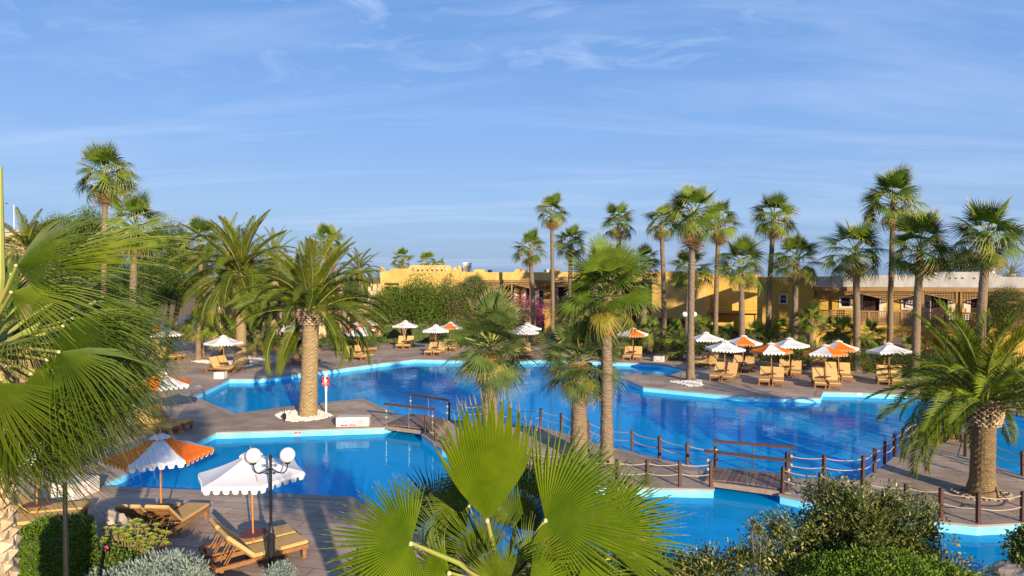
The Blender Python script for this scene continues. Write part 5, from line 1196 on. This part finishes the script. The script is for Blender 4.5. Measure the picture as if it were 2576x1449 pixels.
date_palm(b0, P(2412, 985, Y), 150*mpp(Y), 38*mpp(Y)/2, 'slimmer date palm on the pier, left of and behind the big one', n=44, lowest=-30, seed=11, group=DG, boot=.4, flare=1.2, PS_=PIN_B, bark='bark_dark')
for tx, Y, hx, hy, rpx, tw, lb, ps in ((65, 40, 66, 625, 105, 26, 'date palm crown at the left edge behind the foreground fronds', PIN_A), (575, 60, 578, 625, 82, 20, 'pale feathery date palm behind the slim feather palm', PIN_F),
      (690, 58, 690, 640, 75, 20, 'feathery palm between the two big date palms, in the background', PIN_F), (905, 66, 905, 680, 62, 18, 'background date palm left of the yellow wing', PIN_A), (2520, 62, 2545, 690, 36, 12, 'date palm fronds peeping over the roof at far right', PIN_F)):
    b = P(tx, 700, Y); date_palm(Vector((b.x, Y, 0)), P(hx, hy, Y), rpx*mpp(Y), tw*mpp(Y)/2, lb, n=36, seed=int(tx), group=DG, PS_=ps, boot=.5)

# shrub palms
SG = 'low shrub palms in front of the hotel'
def SP(px, py, rpx, Y, label, tall=0, seed=None):
    c = P(px, py, Y); b = Vector((c.x, Y, 0))
    fan_palm(b, c, rpx*mpp(Y), 7*mpp(Y), label, FS=FAN_MID if False else FAN, n=26, lowest=-35, skirt=0, seed=seed or int(px), group=SG, cat='shrub palm', name='shrub_palm', spear=False)
for i, (px, py, rp, Y, lb) in enumerate(((1634,838,46,54,'low shrub palm right of the lone parasol'), (1694,842,40,53,'low shrub palm left of the far double-globe lamp'), (1770,832,40,55,'low shrub palm just right of the far double-globe lamp'),
      (1831,848,36,53,'small shrub palm in front of the shaded recess'), (1898,846,44,50,'shrub palm left of the block with the window'), (1963,842,48,49,'shrub palm below the small window'),
      (2040,806,46,46,'shrub palm with its own short trunk left of the balconies'), (2086,832,40,47,'shrub palm between the trunked one and the first balcony palm'), (2123,836,44,46,'shrub palm below the first balcony bay'), (2193,852,52,44,'large shrub palm under the balconies'),
      (1600,850,34,56,'small shrub palm behind the lone orange and white parasol'), (1712,890,30,50,'small dark shrub palm at the foot of the far lamp'), (1560,872,36,52,'shrub palm behind the round-headed palm trunk'),
      (499,822,52,50,'shrub palm cluster left of the slim feather palm'), (556,832,58,49,'shrub palm behind the white parasol on the gravel'), (640,850,50,51,'shrub palm behind the slim feather palm trunk'), (2440,860,40,44,'shrub palm behind the right feather palm'), (2290,880,40,44,'shrub palm between balcony trunks'),
      (2010,880,34,45,'small shrub palm behind the back row parasols'), (1680,880,34,50,'small shrub palm by the far pool corner'))):
    SP(px, py, rp, Y, lb)

# ------------------------------------------------------------ trees and shrubs behind
def E(px, py, Y, rx, rz, ry=None, base=(0, 0, 0)):
    c = P(px, py, Y); return (c.x-base[0], c.y-base[1], c.z-base[2], rx*mpp(Y), (ry or rx)*mpp(Y), rz*mpp(Y))
def bg_shrub(name, tx, Y, ells, ntip, leaf, mats, label, cat='tree', group=None, per=8, mi_p=None, seed=0, **k):
    b = P(tx, 700, Y); b = Vector((b.x, Y, 0)); es = [E(*e, base=b) for e in ells]
    if name == 'leafy_tree' and Y > 47: ntip = int(ntip*3.2)
    return shrub(name, b, es, ntip, per, leaf, mats, label, cat, group, seed, mi_p=mi_p, **k)
G2 = [M['green_leaf'], M['green_dark']]
TG = 'leafy trees behind the palms at left'
bg_shrub('leafy_tree', 150, 56, [(150,590,56,45,45), (120,620,57,60,40), (170,650,56,60,50)], 900, .17, G2, 'round leafy tree between the left date palm and the tall fan palm', group=TG, mi_p=[.6, .4], seed=1, sr=.1, spread=.25)
bg_shrub('leafy_tree', 232, 54, [(232,560,54,30,30), (225,600,54,45,45), (245,650,54,50,60)], 1000, .17, G2, 'leafy tree directly behind the tall far-left fan palm', group=TG, mi_p=[.6, .4], seed=2, sr=.1, spread=.25)
bg_shrub('leafy_tree', 420, 54, [(430,600,54,35,38), (400,640,54,60,60), (450,690,53,60,55)], 1200, .17, G2, 'leafy tree right of the bright upright fan palm', group=TG, mi_p=[.5, .5], seed=3, sr=.1, spread=.25)
bg_shrub('leafy_tree', 350, 50, [(370,720,50,85,50), (300,760,50,80,45)], 1600, .15, G2, 'dark dense tree mass low behind the foreground fronds', group=TG, mi_p=[.2, .8], seed=4, sr=.1, spread=.25)
bg_shrub('leafy_tree', 60, 48, [(40,720,48,70,60), (130,760,48,80,60), (60,800,46,80,40)], 1700, .15, G2, 'yellow-green tree at the left edge behind the foreground palm', group=TG, mi_p=[.7, .3], seed=5, sr=.1, spread=.25)
bg_shrub('leafy_tree', 720, 62, [(700,700,62,60,35), (760,720,62,60,30), (850,740,62,60,30)], 900, .17, G2, 'shaded leafy tree behind the stout date palm', group=TG, mi_p=[.3, .7], seed=6, sr=.1, spread=.25)
bg_shrub('conifer', 2390, 66, [(2390,665,66,38,16), (2440,660,66,45,18), (2350,672,66,30,12)], 900, .22, G2, 'dark feathery pine top showing above the whitewashed roof', group=None, mi_p=[.2, .8], seed=7, sr=.12, spread=.3)
bg_shrub('cypress_tree', 1172, 98, [(1163,683,98,3,7)], 40, .2, G2, 'tiny dark cypress tip beside the white roof tower', seed=8, sr=.08)
bg_shrub('roof_garden_tree', 1160, 96, [(1150,688,96,14,5), (1190,690,96,10,4)], 60, .2, G2, 'low green treetops behind the roof tower', seed=18, sr=.08)
bg_shrub('leafy_tree', 2445, 48, [(2530,765,42,42,42), (2500,790,42,36,36), (2560,800,42,40,40)], 1500, .075, [M['olive_leaf'], M['green_dark']], 'round bush-like tree in front of the right balconies', mi_p=[.6, .4], seed=9, sr=.05, spread=.12)
# flowering trees with pale trunks before the yellow wing
ft = bg_shrub('flowering_tree', 1030, 66, [(990,765,66,52,38), (1050,752,66,60,42), (1110,765,65,48,38), (1010,735,66,30,18), (1085,730,66,36,16), (960,790,66,28,20), (1060,788,66,66,22)], 4300, .19, G2, 'spreading leafy tree with pale trunks in front of the yellow wall', mi_p=[.8, .2], seed=10, sr=.12, spread=.3, stems=16, stemm='stem', noise=.5, per=8, surf=.35)
bg_shrub('bougainvillea', 1150, 66, [(1150,745,66,45,30), (1200,740,66,45,30), (1225,765,66,50,40), (1165,780,65,40,26)], 2400, .18, [M['green_leaf'], M['green_dark'], M['magenta']], 'loose climbing bougainvillea left of the bushy palm', mi_p=[.72, .22, .06], seed=11, sr=.05, spread=.35, noise=.5, surf=.3)
bg_shrub('bougainvillea', 1320, 66, [(1315,775,66,42,34), (1345,790,66,40,30), (1290,790,66,30,30)], 900, .14, [M['magenta'], M['green_dark']], 'magenta bougainvillea right of the bushy palm', mi_p=[.6, .4], seed=12, sr=.05, spread=.28)
bg_shrub('bougainvillea', 1135, 65, [(1135,772,64.5,14,16)], 110, .13, [M['magenta'], M['green_dark']], 'small purple bougainvillea patch under the loose climber', mi_p=[.75, .25], seed=13, sr=.03, spread=.2)
bg_shrub('climbing_vine', 1000, 75, [(x, y, 75.5, 3, 22) for x, y in ((1002, 735), (1022, 730), (1048, 725), (1068, 735), (1085, 720), (985, 740))], 90, .16, [M['green_leaf']], 'thin vines climbing the bright yellow wall', cat='vine', seed=14, sr=.02, spread=.1, per=3)
bg_shrub('climbing_vine', 1118, 75, [(1130,702,75.5,6,14), (1122,722,75.5,5,14), (1137,690,75.5,4,8)], 90, .16, [M['green_dark']], 'dark vine strand slanting up the yellow wall', cat='vine', seed=15, sr=.02, spread=.12, per=4)
hd = [M['grey_green'], M['green_leaf']]
for px, py, wpx, hpx, Y, lb in ((985, 858, 40, 40, 63, 'clipped grey-green bush left of the white parasol by the pale trunks'), (1058, 855, 40, 40, 64, 'clipped grey-green box bush right of the white parasol'), ):
    p = P(px, py, Y); s = wpx*mpp(Y); hh = hpx*mpp(Y); hedge_box('clipped_bush', (p.x, Y, 0), (s, s*.9, hh+.1), 0, hd, lb, leaf=.09, n=5000, seed=int(px), cat='bush', group='clipped bushes in front of the yellow wing')
p = P(1150, 860, 61); hedge_box('clipped_bush', (p.x, 61, 0), (3.6, 1.2, 1.5), 0, G2, 'long clipped hedge behind the two centre parasols', leaf=.09, n=7000, seed=44, cat='bush')
# shrubs and ground cover along the back of the deck
ci = 0
for x0, x1, y0, Y0, hpx, lb in ((1500,1700,880,56,34,'dark planting strip behind the lone parasol'), (1700,1905,872,52,38,'dark planting strip under the recess'), (1905,2150,898,45,40,'leafy planting strip behind the right loungers'), (2150,2300,915,43,34,'low glossy hedge right of the orange parasol'), (2300,2600,930,42,44,'planting strip under the right balconies'),
      (1160,1420,860,62,26,'planting strip below the bougainvillea'), (640,960,862,56,20,'low greenery behind the stout date palm')):
    ci += 1; k = max(3, int((x1-x0)/28)); es = []
    for i in range(k):
        x = x0+(x1-x0)*(i+.5)/k; es.append((x, y0-hpx*.3, Y0+(i % 3)-1, 24, hpx*.6, 20))
    bg_shrub('planting', (x0+x1)/2, Y0, es, 420*k//3, .10 if Y0 < 50 else .13, G2, lb, cat='shrubs', mi_p=[.35, .65], seed=60+ci, sr=.03, spread=.18, per=8)
p = P(470, 850, 50)
bg_shrub('planting', 300, 50, [(260,812,48,60,24), (180,830,46,70,30), (90,850,44,60,30), (340,812,50,30,14)], 1300, .12, G2, 'yellow-green shrubs behind the foreground fronds at left', cat='shrubs', mi_p=[.75, .25], seed=80, sr=.03, spread=.2)

# ------------------------------------------------------------ foreground planting
bed = [Vector(q) for q in ((-13, 7, 0), (-13, 12.6, 0), (-9.6, 13.2, 0), (-7.4, 13.5, 0), (-5.2, 12.9, 0), (-3.4, 11.6, 0), (-2.5, 9, 0), (-3, 7, 0))]
b = MB(); n_ = len(bed); vs = [(p.x, p.y, 0.02) for p in bed] + [(p.x*.97-.2, p.y-.25, 0.42) for p in bed]; b.add(vs, [(i, (i+1) % n_, n_+(i+1) % n_, n_+i) for i in range(n_)] + [tuple(range(n_, 2*n_))]); o = b.build('planting_bed', M['soil']); o['kind'] = 'structure'
hedge_box('hedge', (-8.45, 11.9, 0.3), (1.05, 1.3, 1.55), 0.15, [M['hedge'], M['green_leaf']], 'bright green clipped hedge at lower left beside the thin pole', leaf=.05, n=26000, seed=90)
def near_shrub(name, px, py, Y, ells, ntip, per, leaf, mats, label, **k):
    c = P(px, py, Y); b = Vector((c.x, Y, 0)); es = [E(*e, base=b) for e in ells]; return shrub(name, b, es, ntip, per, leaf, mats, label, seed=int(px), **k)
near_shrub('geranium', 290, 1420, 12.6, [(215,1420,12.6,55,40), (270,1430,12.5,60,40), (160,1400,12.6,30,25)], 900, 7, .06, G2, 'low green geranium bed with a few pink flowers', mi_p=[.6, .4], spread=.05, cat='flowers', wid=.8)
# rosette succulent on pale branching stems
def aeonium(base, w_, h_, n, label, seed=0):
    r = empty('succulent', base, label, 'succulent'); g = random.Random(seed); b = MB(); V = []; F = []
    for k in range(n):
        a = g.uniform(0, 2*PI); q = g.random()**.5; tip = Vector((math.cos(a)*q*w_, math.sin(a)*q*w_*.6, h_*(.45+.55*g.random())*(1-.25*q))); rt = Vector((tip.x*.25, tip.y*.25, 0.0)); md = rt.lerp(tip, .55)+Vector((0, 0, -.05))
        b.tube([rt, md, tip], [.014, .011, .009], 5)
        rs = g.uniform(.07, .105)
        for j in range(14):
            a2 = j*2.4; lr = rs*(1-.4*j/14); el = .15+.75*j/14; d = Vector((math.cos(a2)*math.cos(el), math.sin(a2)*math.cos(el), math.sin(el))); s_ = Vector((-math.sin(a2), math.cos(a2), 0))*lr*.42
            i0 = len(V); V += [tuple(tip), tuple(tip+d*lr*.7+s_), tuple(tip+d*lr*1.05), tuple(tip+d*lr*.7-s_)]; F += [(i0, i0+1, i0+2), (i0, i0+2, i0+3)]
    b.build('stem', M['stem'], r); me = bpy.data.meshes.new('rosettes'); me.from_pydata(V, [], F); me.materials.append(M['aeonium']); link('rosettes', me, r)
c = P(330, 1449, 13.2); aeonium(Vector((c.x, 13.2, 0.35)), .75, 1.15, 150, 'yellow-green rosette succulent with pale branching stems by the rock', 3)
near_shrub('silver_shrub', 400, 1449, 12.2, [(395,1425,12.2,60,30), (300,1462,12.0,62,28), (470,1450,12.0,58,30), (430,1410,12.3,30,20), (360,1465,11.9,80,30)], 850, 11, .10, [M['silver']], 'silver-grey feathery shrub in front of the near lounger', wid=.22, spread=.035, upb=.6, along=.16, noise=.4, surf=.5)
near_shrub('silver_shrub', 705, 1449, 12.4, [(705,1447,12.4,38,24)], 320, 9, .08, [M['silver']], 'small silver-grey shrub at the foot of the black lamp post', wid=.22, spread=.03, upb=.6, along=.08)
# rock
bm = bmesh.new(); bmesh.ops.create_icosphere(bm, subdivisions=4, radius=1)
from mathutils import noise as mnoise
for v in bm.verts:
    n3 = mnoise.fractal(v.co*1.3, 1.0, 2.0, 5); v.co = v.co*(1+.35*n3); v.co = Vector((v.co.x*.44, v.co.y*.36, v.co.z*.66)); v.co.x += (v.co.z)*-.45
me = bpy.data.meshes.new('boulder'); bm.to_mesh(me); bm.free(); me.materials.append(M['rock']); c = P(300, 1330, 14.0); o = link('boulder', me, None, (c.x+.05, 14.0, c.z-.25)); tag(o, 'rough pale limestone boulder standing behind the succulent', 'rock')
bm = bmesh.new(); bmesh.ops.create_icosphere(bm, subdivisions=4, radius=1)
for v in bm.verts: v.co = v.co*(1+.3*mnoise.fractal(v.co*1.1+Vector((5, 0, 0)), 1.0, 2.0, 5)); v.co.z *= .5
me = bpy.data.meshes.new('boulder'); bm.to_mesh(me); bm.free(); me.materials.append(M['rock']); c = G(2585, 1455, .2); o = link('boulder', me, None, c); o.scale = (.8, .6, .5); tag(o, 'dark rock at the water edge in the lower right corner', 'rock')
# pink flower heads
for i, (px, py) in enumerate(((265, 1381), (165, 1378), (167, 1388), (216, 1383), (168, 1432), (205, 1394))):
    c = P(px, py, 12.3); rad = .055 if i == 0 else .028; g = random.Random(i); V = []; F = []
    for j in range(40 if i == 0 else 16):
        d = Vector((g.gauss(0, 1), g.gauss(0, 1), abs(g.gauss(0, 1)))).normalized(); s_ = d.cross(Vector((g.random(), g.random(), g.random()))).normalized()*rad*.5; i0 = len(V); q = d*rad*.4; V += [tuple(q), tuple(q+d*rad*.4+s_), tuple(q+d*rad*.8), tuple(q+d*rad*.4-s_)]; F += [(i0, i0+1, i0+2, i0+3)]
    me = bpy.data.meshes.new('flower'); me.from_pydata(V, [], F); me.materials.append(M['pink'])
    o = link('flower_head', me, None, c); tag(o, ['largest pink geranium flower head, left of the succulent', 'pink geranium flower beside the thin pole, upper one', 'pink geranium flower beside the thin pole, just below the upper one', 'pale pink geranium flower midway between pole and largest flower', 'lowest pink geranium flower near the thin pole', 'tiny pink geranium bud above the low leaves'][i], 'flower', 'pink geranium flowers')
    b = MB(); b.tube([(0, 0, 0), (.01, .02, -.25)], .004, 4); b.build('stalk', M['green_leaf'], o)
# big olive-green shrub, lower right
OL = [M['olive_leaf'], M['olive_tip'], M['green_dark']]
near_shrub('large_shrub', 2160, 1449, 8.6, [(2150,1330,8.6,130,90), (2060,1360,8.6,100,80), (2240,1345,8.6,95,80), (2120,1270,8.6,80,58), (2230,1265,8.6,55,55), (2020,1430,8.5,110,60), (2330,1330,8.7,50,60), (2180,1420,8.4,190,60), (2310,1400,8.5,70,60)], 5200, 9, .062, OL, 'large olive-green bush with pale leaf tips at lower right', mi_p=[.56, .11, .33], spread=.035, stems=26, sr=.022, surf=.38, noise=.45, along=.2, wid=.36)
near_shrub('large_shrub', 1850, 1449, 8.0, [(1870,1400,8.0,60,34), (1800,1430,8.0,90,34), (1900,1330,8.0,26,34), (1720,1435,8.0,90,30), (1960,1420,8.0,60,50), (1960,1335,8.2,50,30)], 900, 9, .058, OL, 'sparse leggy twigs with pale leaves left of the large bush', mi_p=[.55, .2, .25], spread=.04, stems=30, sr=.012, surf=.3, noise=.4, along=.16, wid=.36)
near_shrub('leafy_sprig', 2600, 1449, 7.5, [(2585,1365,7.5,42,42), (2560,1400,7.5,30,24), (2600,1340,7.5,30,20)], 260, 9, .06, [M['green_dark'], M['olive_leaf']], 'dark leafy sprig poking in at the right edge', mi_p=[.8, .2], spread=.03, stems=9, sr=.012, surf=.3, noise=.35, along=.13, cat='twig')
near_shrub('hedge', 2200, 1449, 7.6, [(2130,1470,7.6,110,60), (2230,1465,7.6,130,65), (2350,1480,7.7,120,52), (2430,1500,7.8,110,40)], 5200, 8, .036, [M['hedge'], M['green_leaf']], 'bright green low hedge along the bottom right', mi_p=[.7, .3], spread=.03, stems=6, surf=.8, cat='hedge', noise=.12, wid=.5)
near_shrub('hedge', 1540, 1449, 8.4, [(1560,1440,8.6,110,45), (1480,1470,8.6,90,40), (1650,1430,8.6,70,40)], 1800, 8, .05, G2, 'dark green bush behind the foreground fan leaves', mi_p=[.5, .5], spread=.04, stems=12, surf=.5, cat='bush', noise=.25)

# ------------------------------------------------------------ foreground palms
def big_leaf(name, green, **k):
    V, F, MI = fan_blade(**k); me = bpy.data.meshes.new(name); me.from_pydata(V, [], F)
    for m in (green, M['tip']): me.materials.append(m)
    me.polygons.foreach_set('material_index', MI); me.update(); return me
def place_leaf(root, hub, hx, hy, Y, dirpx, tilt, Rpx, me, nrm=None, toward=0.0, pet=0.02, name='frond'):
    """hastula at survey pixel (hx,hy), depth Y; blade axis along screen direction dirpx, leaning `toward` the viewer"""
    H = P(hx, hy, Y); d = Vector((dirpx[0], 0, -dirpx[1])).normalized(); d = (d + Vector((0, -toward, 0))).normalized()
    n = Vector(nrm).normalized() if nrm else Vector((0.1, -1, 0.35)).normalized()
    T = Matrix.Translation(H) @ orient(d, n, tilt) @ Matrix.Scale(Rpx*mpp(Y), 4)
    rl = root.location; T = Matrix.Translation(-rl) @ T
    o = link(name, me, root, mat=T)
    b = MB(); h0 = Vector(hub)-rl; h1 = H-rl; md = h0.lerp(h1, .5)+Vector((0, 0, .06*(h1-h0).length)); 
    b.tube([h0, h0.lerp(md, .5)+Vector((0,0,.02)), md, h1], [pet*1.7, pet*1.3, pet, pet*.7], 7)
    pt = b.build('petiole', M['petiole'], o); pt.matrix_parent_inverse = T.inverted()
    b = MB(); b.lathe([(0, -.018), (.018, -.012), (.016, .012), (0, .02)], 8, h1 + Vector((0, -.012, 0))); hs = b.build('hastula', M['hast'], o); hs.matrix_parent_inverse = T.inverted()
    return o
SEC = (0.02, 0.2, 0.4, 0.55, 0.68, 0.8, 0.9, 1.0); FN = M['fan_near']
YF = 5.5; hubp = P(1262, 1500, YF); root = empty('fan_palm', (hubp.x, YF, 0), 'foreground fan palm with huge bright pleated leaves at bottom centre', 'palm tree', FG)
me = trunk_geo([Vector((0, 0, 0)), Vector((0, 0, hubp.z*.5)), Vector((0, 0, hubp.z-.05))], [.24, .2, .17], 18, .05, 3, .03, .09); me.materials.append(M['bark']); link('trunk', me, root)
boots(root, (0, 0, hubp.z-.02), .17, .8, 12, M['boot_pale'], 4, .1)
pl1 = dict(sect=SEC, split=.46)
place_leaf(root, hubp, 1226, 1308, 5.25, (.03, -1), 0.05, 345, big_leaf('blade_a', FN, nseg=38, a0=-50, a1=46, droop=-.02, tip=.07, fold=1.7, cup=.1, seed=1, taper=.26, tiplen=1, sect=SEC, split=.62, close=.32), nrm=(.25, -1, .25))
place_leaf(root, hubp, 1372, 1308, 5.5, (.9, -.45), 0.0, 285, big_leaf('blade_b', FN, nseg=60, a0=-78, a1=150, droop=.02, tip=.10, fold=1.5, cup=.25, seed=2, taper=.42, **pl1), nrm=(-.05, -1, .3))
place_leaf(root, hubp, 1034, 1366, 5.0, (-1, .12), 0.0, 258, big_leaf('blade_c', FN, nseg=56, a0=-112, a1=108, droop=.04, tip=.12, fold=1.5, cup=.2, seed=3, taper=.42, **pl1), nrm=(.1, -.9, .55))
place_leaf(root, hubp, 1478, 1335, 5.9, (1, .02), 0.15, 300, big_leaf('blade_d', FN, nseg=44, a0=-62, a1=40, droop=.06, tip=.12, fold=1.5, cup=.1, seed=4, taper=.15, **pl1), nrm=(0, -.8, .75))
place_leaf(root, hubp, 1205, 1215, 6.1, (-1, -.1), .3, 150, big_leaf('blade_e', M['fan_dark'], nseg=34, a0=-85, a1=95, droop=.1, tip=.3, fold=1.2, cup=.1, seed=5, taper=.2, sect=SEC, split=.35), nrm=(-.4, .5, .8))
place_leaf(root, hubp, 1120, 1355, 5.9, (-.3, -1), 0.1, 125, big_leaf('blade_f', M['fan_dark'], nseg=40, a0=-95, a1=95, droop=.1, tip=.22, fold=1.2, cup=.1, seed=6, taper=.2, sect=SEC, split=.38), nrm=(.1, -.6, .6))
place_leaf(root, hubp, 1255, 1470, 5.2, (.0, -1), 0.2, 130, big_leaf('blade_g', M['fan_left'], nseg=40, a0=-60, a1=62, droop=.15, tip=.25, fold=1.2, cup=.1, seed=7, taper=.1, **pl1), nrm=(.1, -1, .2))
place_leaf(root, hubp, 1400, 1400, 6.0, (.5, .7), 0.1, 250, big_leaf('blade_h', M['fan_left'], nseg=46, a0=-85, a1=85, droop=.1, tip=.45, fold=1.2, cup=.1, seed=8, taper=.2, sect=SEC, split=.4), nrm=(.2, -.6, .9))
place_leaf(root, hubp, 1320, 1235, 6.3, (.2, -.8), -.2, 130, big_leaf('blade_i', FN, nseg=40, a0=-95, a1=95, droop=.1, tip=.3, fold=1.2, cup=.1, seed=9, taper=.2, sect=SEC, split=.4), nrm=(.4, .6, .6))
place_leaf(root, hubp, 1150, 1420, 5.6, (-.7, .5), .2, 200, big_leaf('blade_j', M['fan_left'], nseg=46, a0=-100, a1=100, droop=.12, tip=.4, fold=1.2, cup=.1, seed=10, taper=.2, sect=SEC, split=.4), nrm=(.1, -.6, .9))
place_leaf(root, hubp, 1330, 1475, 4.9, (.6, .3), .2, 190, big_leaf('blade_k', FN, nseg=46, a0=-100, a1=100, droop=.12, tip=.3, fold=1.2, cup=.1, seed=11, taper=.2, sect=SEC, split=.45), nrm=(.1, -.6, .9))
for i, (hx, hy, Y, d, Rp, a0, a1, mt, tp) in enumerate(((1430,1230,6.2,(.7,-.7),170,-90,90,'fan_left',.25), (1090,1290,6.3,(-.6,-.6),150,-90,90,'fan_dark',.25), (1560,1400,6.0,(1,.3),200,-80,80,'fan_left',.3), (1180,1270,5.9,(-.9,.1),170,-80,80,'fan_left',.35), (960,1450,5.4,(-.9,.5),190,-90,90,'fan_near',.2), (1330,1380,5.7,(.3,1),170,-90,90,'fan_left',.45), (1450,1460,5.3,(.9,.4),230,-80,80,'fan_near',.3), (1300,1330,5.9,(.15,-.9),190,-85,85,'fan_left',.2), (1130,1440,5.2,(-.5,.3),210,-100,100,'fan_near',.25), (1215,1395,5.6,(-.4,-.7),150,-90,90,'fan_left',.25), (1330,1420,5.4,(.5,-.6),150,-90,90,'fan_left',.25), (1520,1300,6.1,(1,-.25),200,-70,60,'fan_near',.2))):
    place_leaf(root, hubp, hx, hy, Y, d, .1*(i % 3-1), Rp, big_leaf('blade_m', M[mt], nseg=44, a0=a0, a1=a1, droop=.1, tip=tp, fold=1.3, cup=.1, seed=70+i, taper=.25, sect=SEC, split=.4), nrm=(.1*(i % 3-1), -.8, .7), pet=.014)
for k, az in enumerate((40, 95, 150, 200)):
    d = Vector((math.cos(R(az)), math.sin(R(az)), -.05)); frond(random.Random(k).choice(FAN_L['mid']), root, Vector((0, 0, hubp.z)), d, 1.5, .1)

# left-edge palm: big crown with hanging fronds
YL = 7.8; hubl = P(-48, 905, YL); root = empty('fan_palm', (hubl.x, YL, 0), 'foreground fan palm on the left edge with long hanging fronds and a shaggy trunk', 'palm tree', FG)
me = trunk_geo([Vector((0, 0, 0)), Vector((0, 0, 2.0)), Vector((0, 0, hubl.z-.05))], [.34, .30, .24], 20, .05, 3, .04, .09); me.materials.append(M['bark_tan']); link('trunk', me, root)
boots(root, (0.0, 0, hubl.z-.1), .27, 3.6, 9, M['boot_pale'], 5, .21, bulge=.1, droop=50)
b = MB(); b.tube([P(-30, 980, YL)-root.location, P(2, 700, YL)-root.location, P(1, 420, YL)-root.location], [.055, .05, .02], 8); b.build('spear_leaf', M['petiole'], root)
LL = [ # hastula px,py,depth, dir, tilt, R, a0,a1,split,droop,tip, normal, mat
 (140,672,7.6,(1,-.42),.1,330,-34,42,.55,.06,.12,(-.1,-.75,.75),'fan_left'),
 (42,668,7.4,(.8,-.55),.0,260,-40,75,.5,.05,.2,(-.2,-.9,.5),'fan_left'),
 (30,735,7.2,(1,-.05),.2,330,-35,60,.42,.12,.4,(-.1,-.6,.9),'fan_left'),
 (185,800,7.6,(1,.10),.1,280,-45,75,.45,.12,.45,(0,-.6,.9),'fan_left'),
 (150,885,7.0,(1,.15),.0,330,-30,70,.45,.14,.45,(0,-.6,.9),'fan_left'),
 (120,905,7.4,(.8,.6),.1,300,-60,80,.4,.16,.5,(.1,-.7,.8),'fan_left'),
 (230,905,8.2,(1,.35),.0,230,-60,80,.42,.14,.5,(.1,-.7,.8),'fan_left'),
 (-20,962,6.6,(1,.55),.0,330,-30,75,.45,.15,.45,(.1,-.8,.7),'fan_left'),
 (60,1010,7.6,(.7,.8),.0,270,-70,80,.4,.15,.5,(.1,-.8,.7),'fan_left'),
 (200,985,7.8,(.8,.75),.0,250,-70,70,.4,.15,.5,(.1,-.8,.7),'fan_left'),
 (10,1090,7.4,(.5,.9),.0,230,-80,80,.4,.15,.5,(.1,-.9,.5),'fan_left'),
 (240,760,8.4,(1,.1),.0,230,-70,80,.42,.14,.5,(0,-.6,.9),'fan_left'),
 (60,800,8.6,(.6,.6),.1,250,-80,90,.4,.15,.5,(.1,-.8,.7),'fan_dark'),
 (130,1060,8.2,(.6,.9),.1,230,-80,90,.4,.15,.5,(.1,-.8,.7),'fan_left'),
 (260,860,8.6,(1,.3),.1,200,-80,90,.4,.15,.55,(.1,-.8,.7),'fan_left'),
 (90,960,8.8,(1,.5),.1,260,-80,90,.4,.15,.55,(.1,-.8,.7),'fan_dark'),
 (170,740,8.9,(1,.0),.1,250,-70,90,.4,.15,.5,(0,-.7,.8),'fan_dark'),
 (-10,1130,7.0,(.8,.8),.1,250,-80,80,.4,.15,.55,(.1,-.8,.7),'fan_left'),
 (250,1000,8.8,(.9,.7),.1,190,-80,80,.4,.15,.55,(.1,-.8,.7),'fan_left'),
 (300,800,8.7,(1,.25),.1,190,-80,90,.4,.15,.5,(.1,-.8,.7),'fan_left'),
 (120,1120,7.6,(.8,.6),.1,230,-80,80,.4,.18,.6,(.1,-.8,.7),'fan_left'),
 (300,930,8.4,(.8,.6),.1,190,-80,80,.4,.18,.6,(.1,-.8,.7),'fan_left'),
 (160,820,7.2,(.9,.4),.1,300,-60,80,.4,.2,.6,(.1,-.8,.7),'fan_left'),
 (80,940,7.1,(.9,.5),.1,300,-60,80,.4,.2,.6,(.1,-.8,.7),'fan_left'),
 (30,690,7.9,(.1,-1),.1,90,-80,80,.35,.1,.2,(.1,-.8,.7),'fan_dark'),
]
for i, (hx, hy, Y, d, t, Rp, a0, a1, sp, dr, tp, nr, mt) in enumerate(LL):
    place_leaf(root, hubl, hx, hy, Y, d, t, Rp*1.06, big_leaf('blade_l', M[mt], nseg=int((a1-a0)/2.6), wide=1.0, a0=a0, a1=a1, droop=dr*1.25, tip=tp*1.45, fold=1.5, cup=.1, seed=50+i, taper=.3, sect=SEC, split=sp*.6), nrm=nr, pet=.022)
for k in range(16):
    az = R(110+k*17); el = R(50-(k*37) % 75); d = Vector((math.cos(az)*math.cos(el), math.sin(az)*math.cos(el), math.sin(el))); frond(FAN_L[('up', 'mid', 'low')[k % 3]][k % 2], root, Vector((0, 0, hubl.z)), d, 1.9, .1)
# antenna far left, bird
p = P(35, 545, 90); b = MB(); b.tube([(p.x, p.y, p.z-4), (p.x, p.y, p.z+1.6)], .045, 6); o = b.build('antenna_mast', M['whitesign']); tag(o, 'thin white mast behind the date palm at far left', 'mast')
p = P(15, 512, 70); b = MB(); b.add([(0, 0, 0), (-.35, .05, .08), (-.1, .1, .03), (.1, .1, .03), (.35, .05, .08), (0, .25, 0), (0, -.1, .0)], [(6, 1, 2), (6, 2, 5, 3), (6, 3, 4)]); b.tube([(0, -.15, 0), (0, .05, .02), (0, .3, 0)], [.02, .05, .01], 6); o = b.build('bird', M['black'], None, False, p); tag(o, 'tiny dark bird gliding in the sky at far left', 'bird')
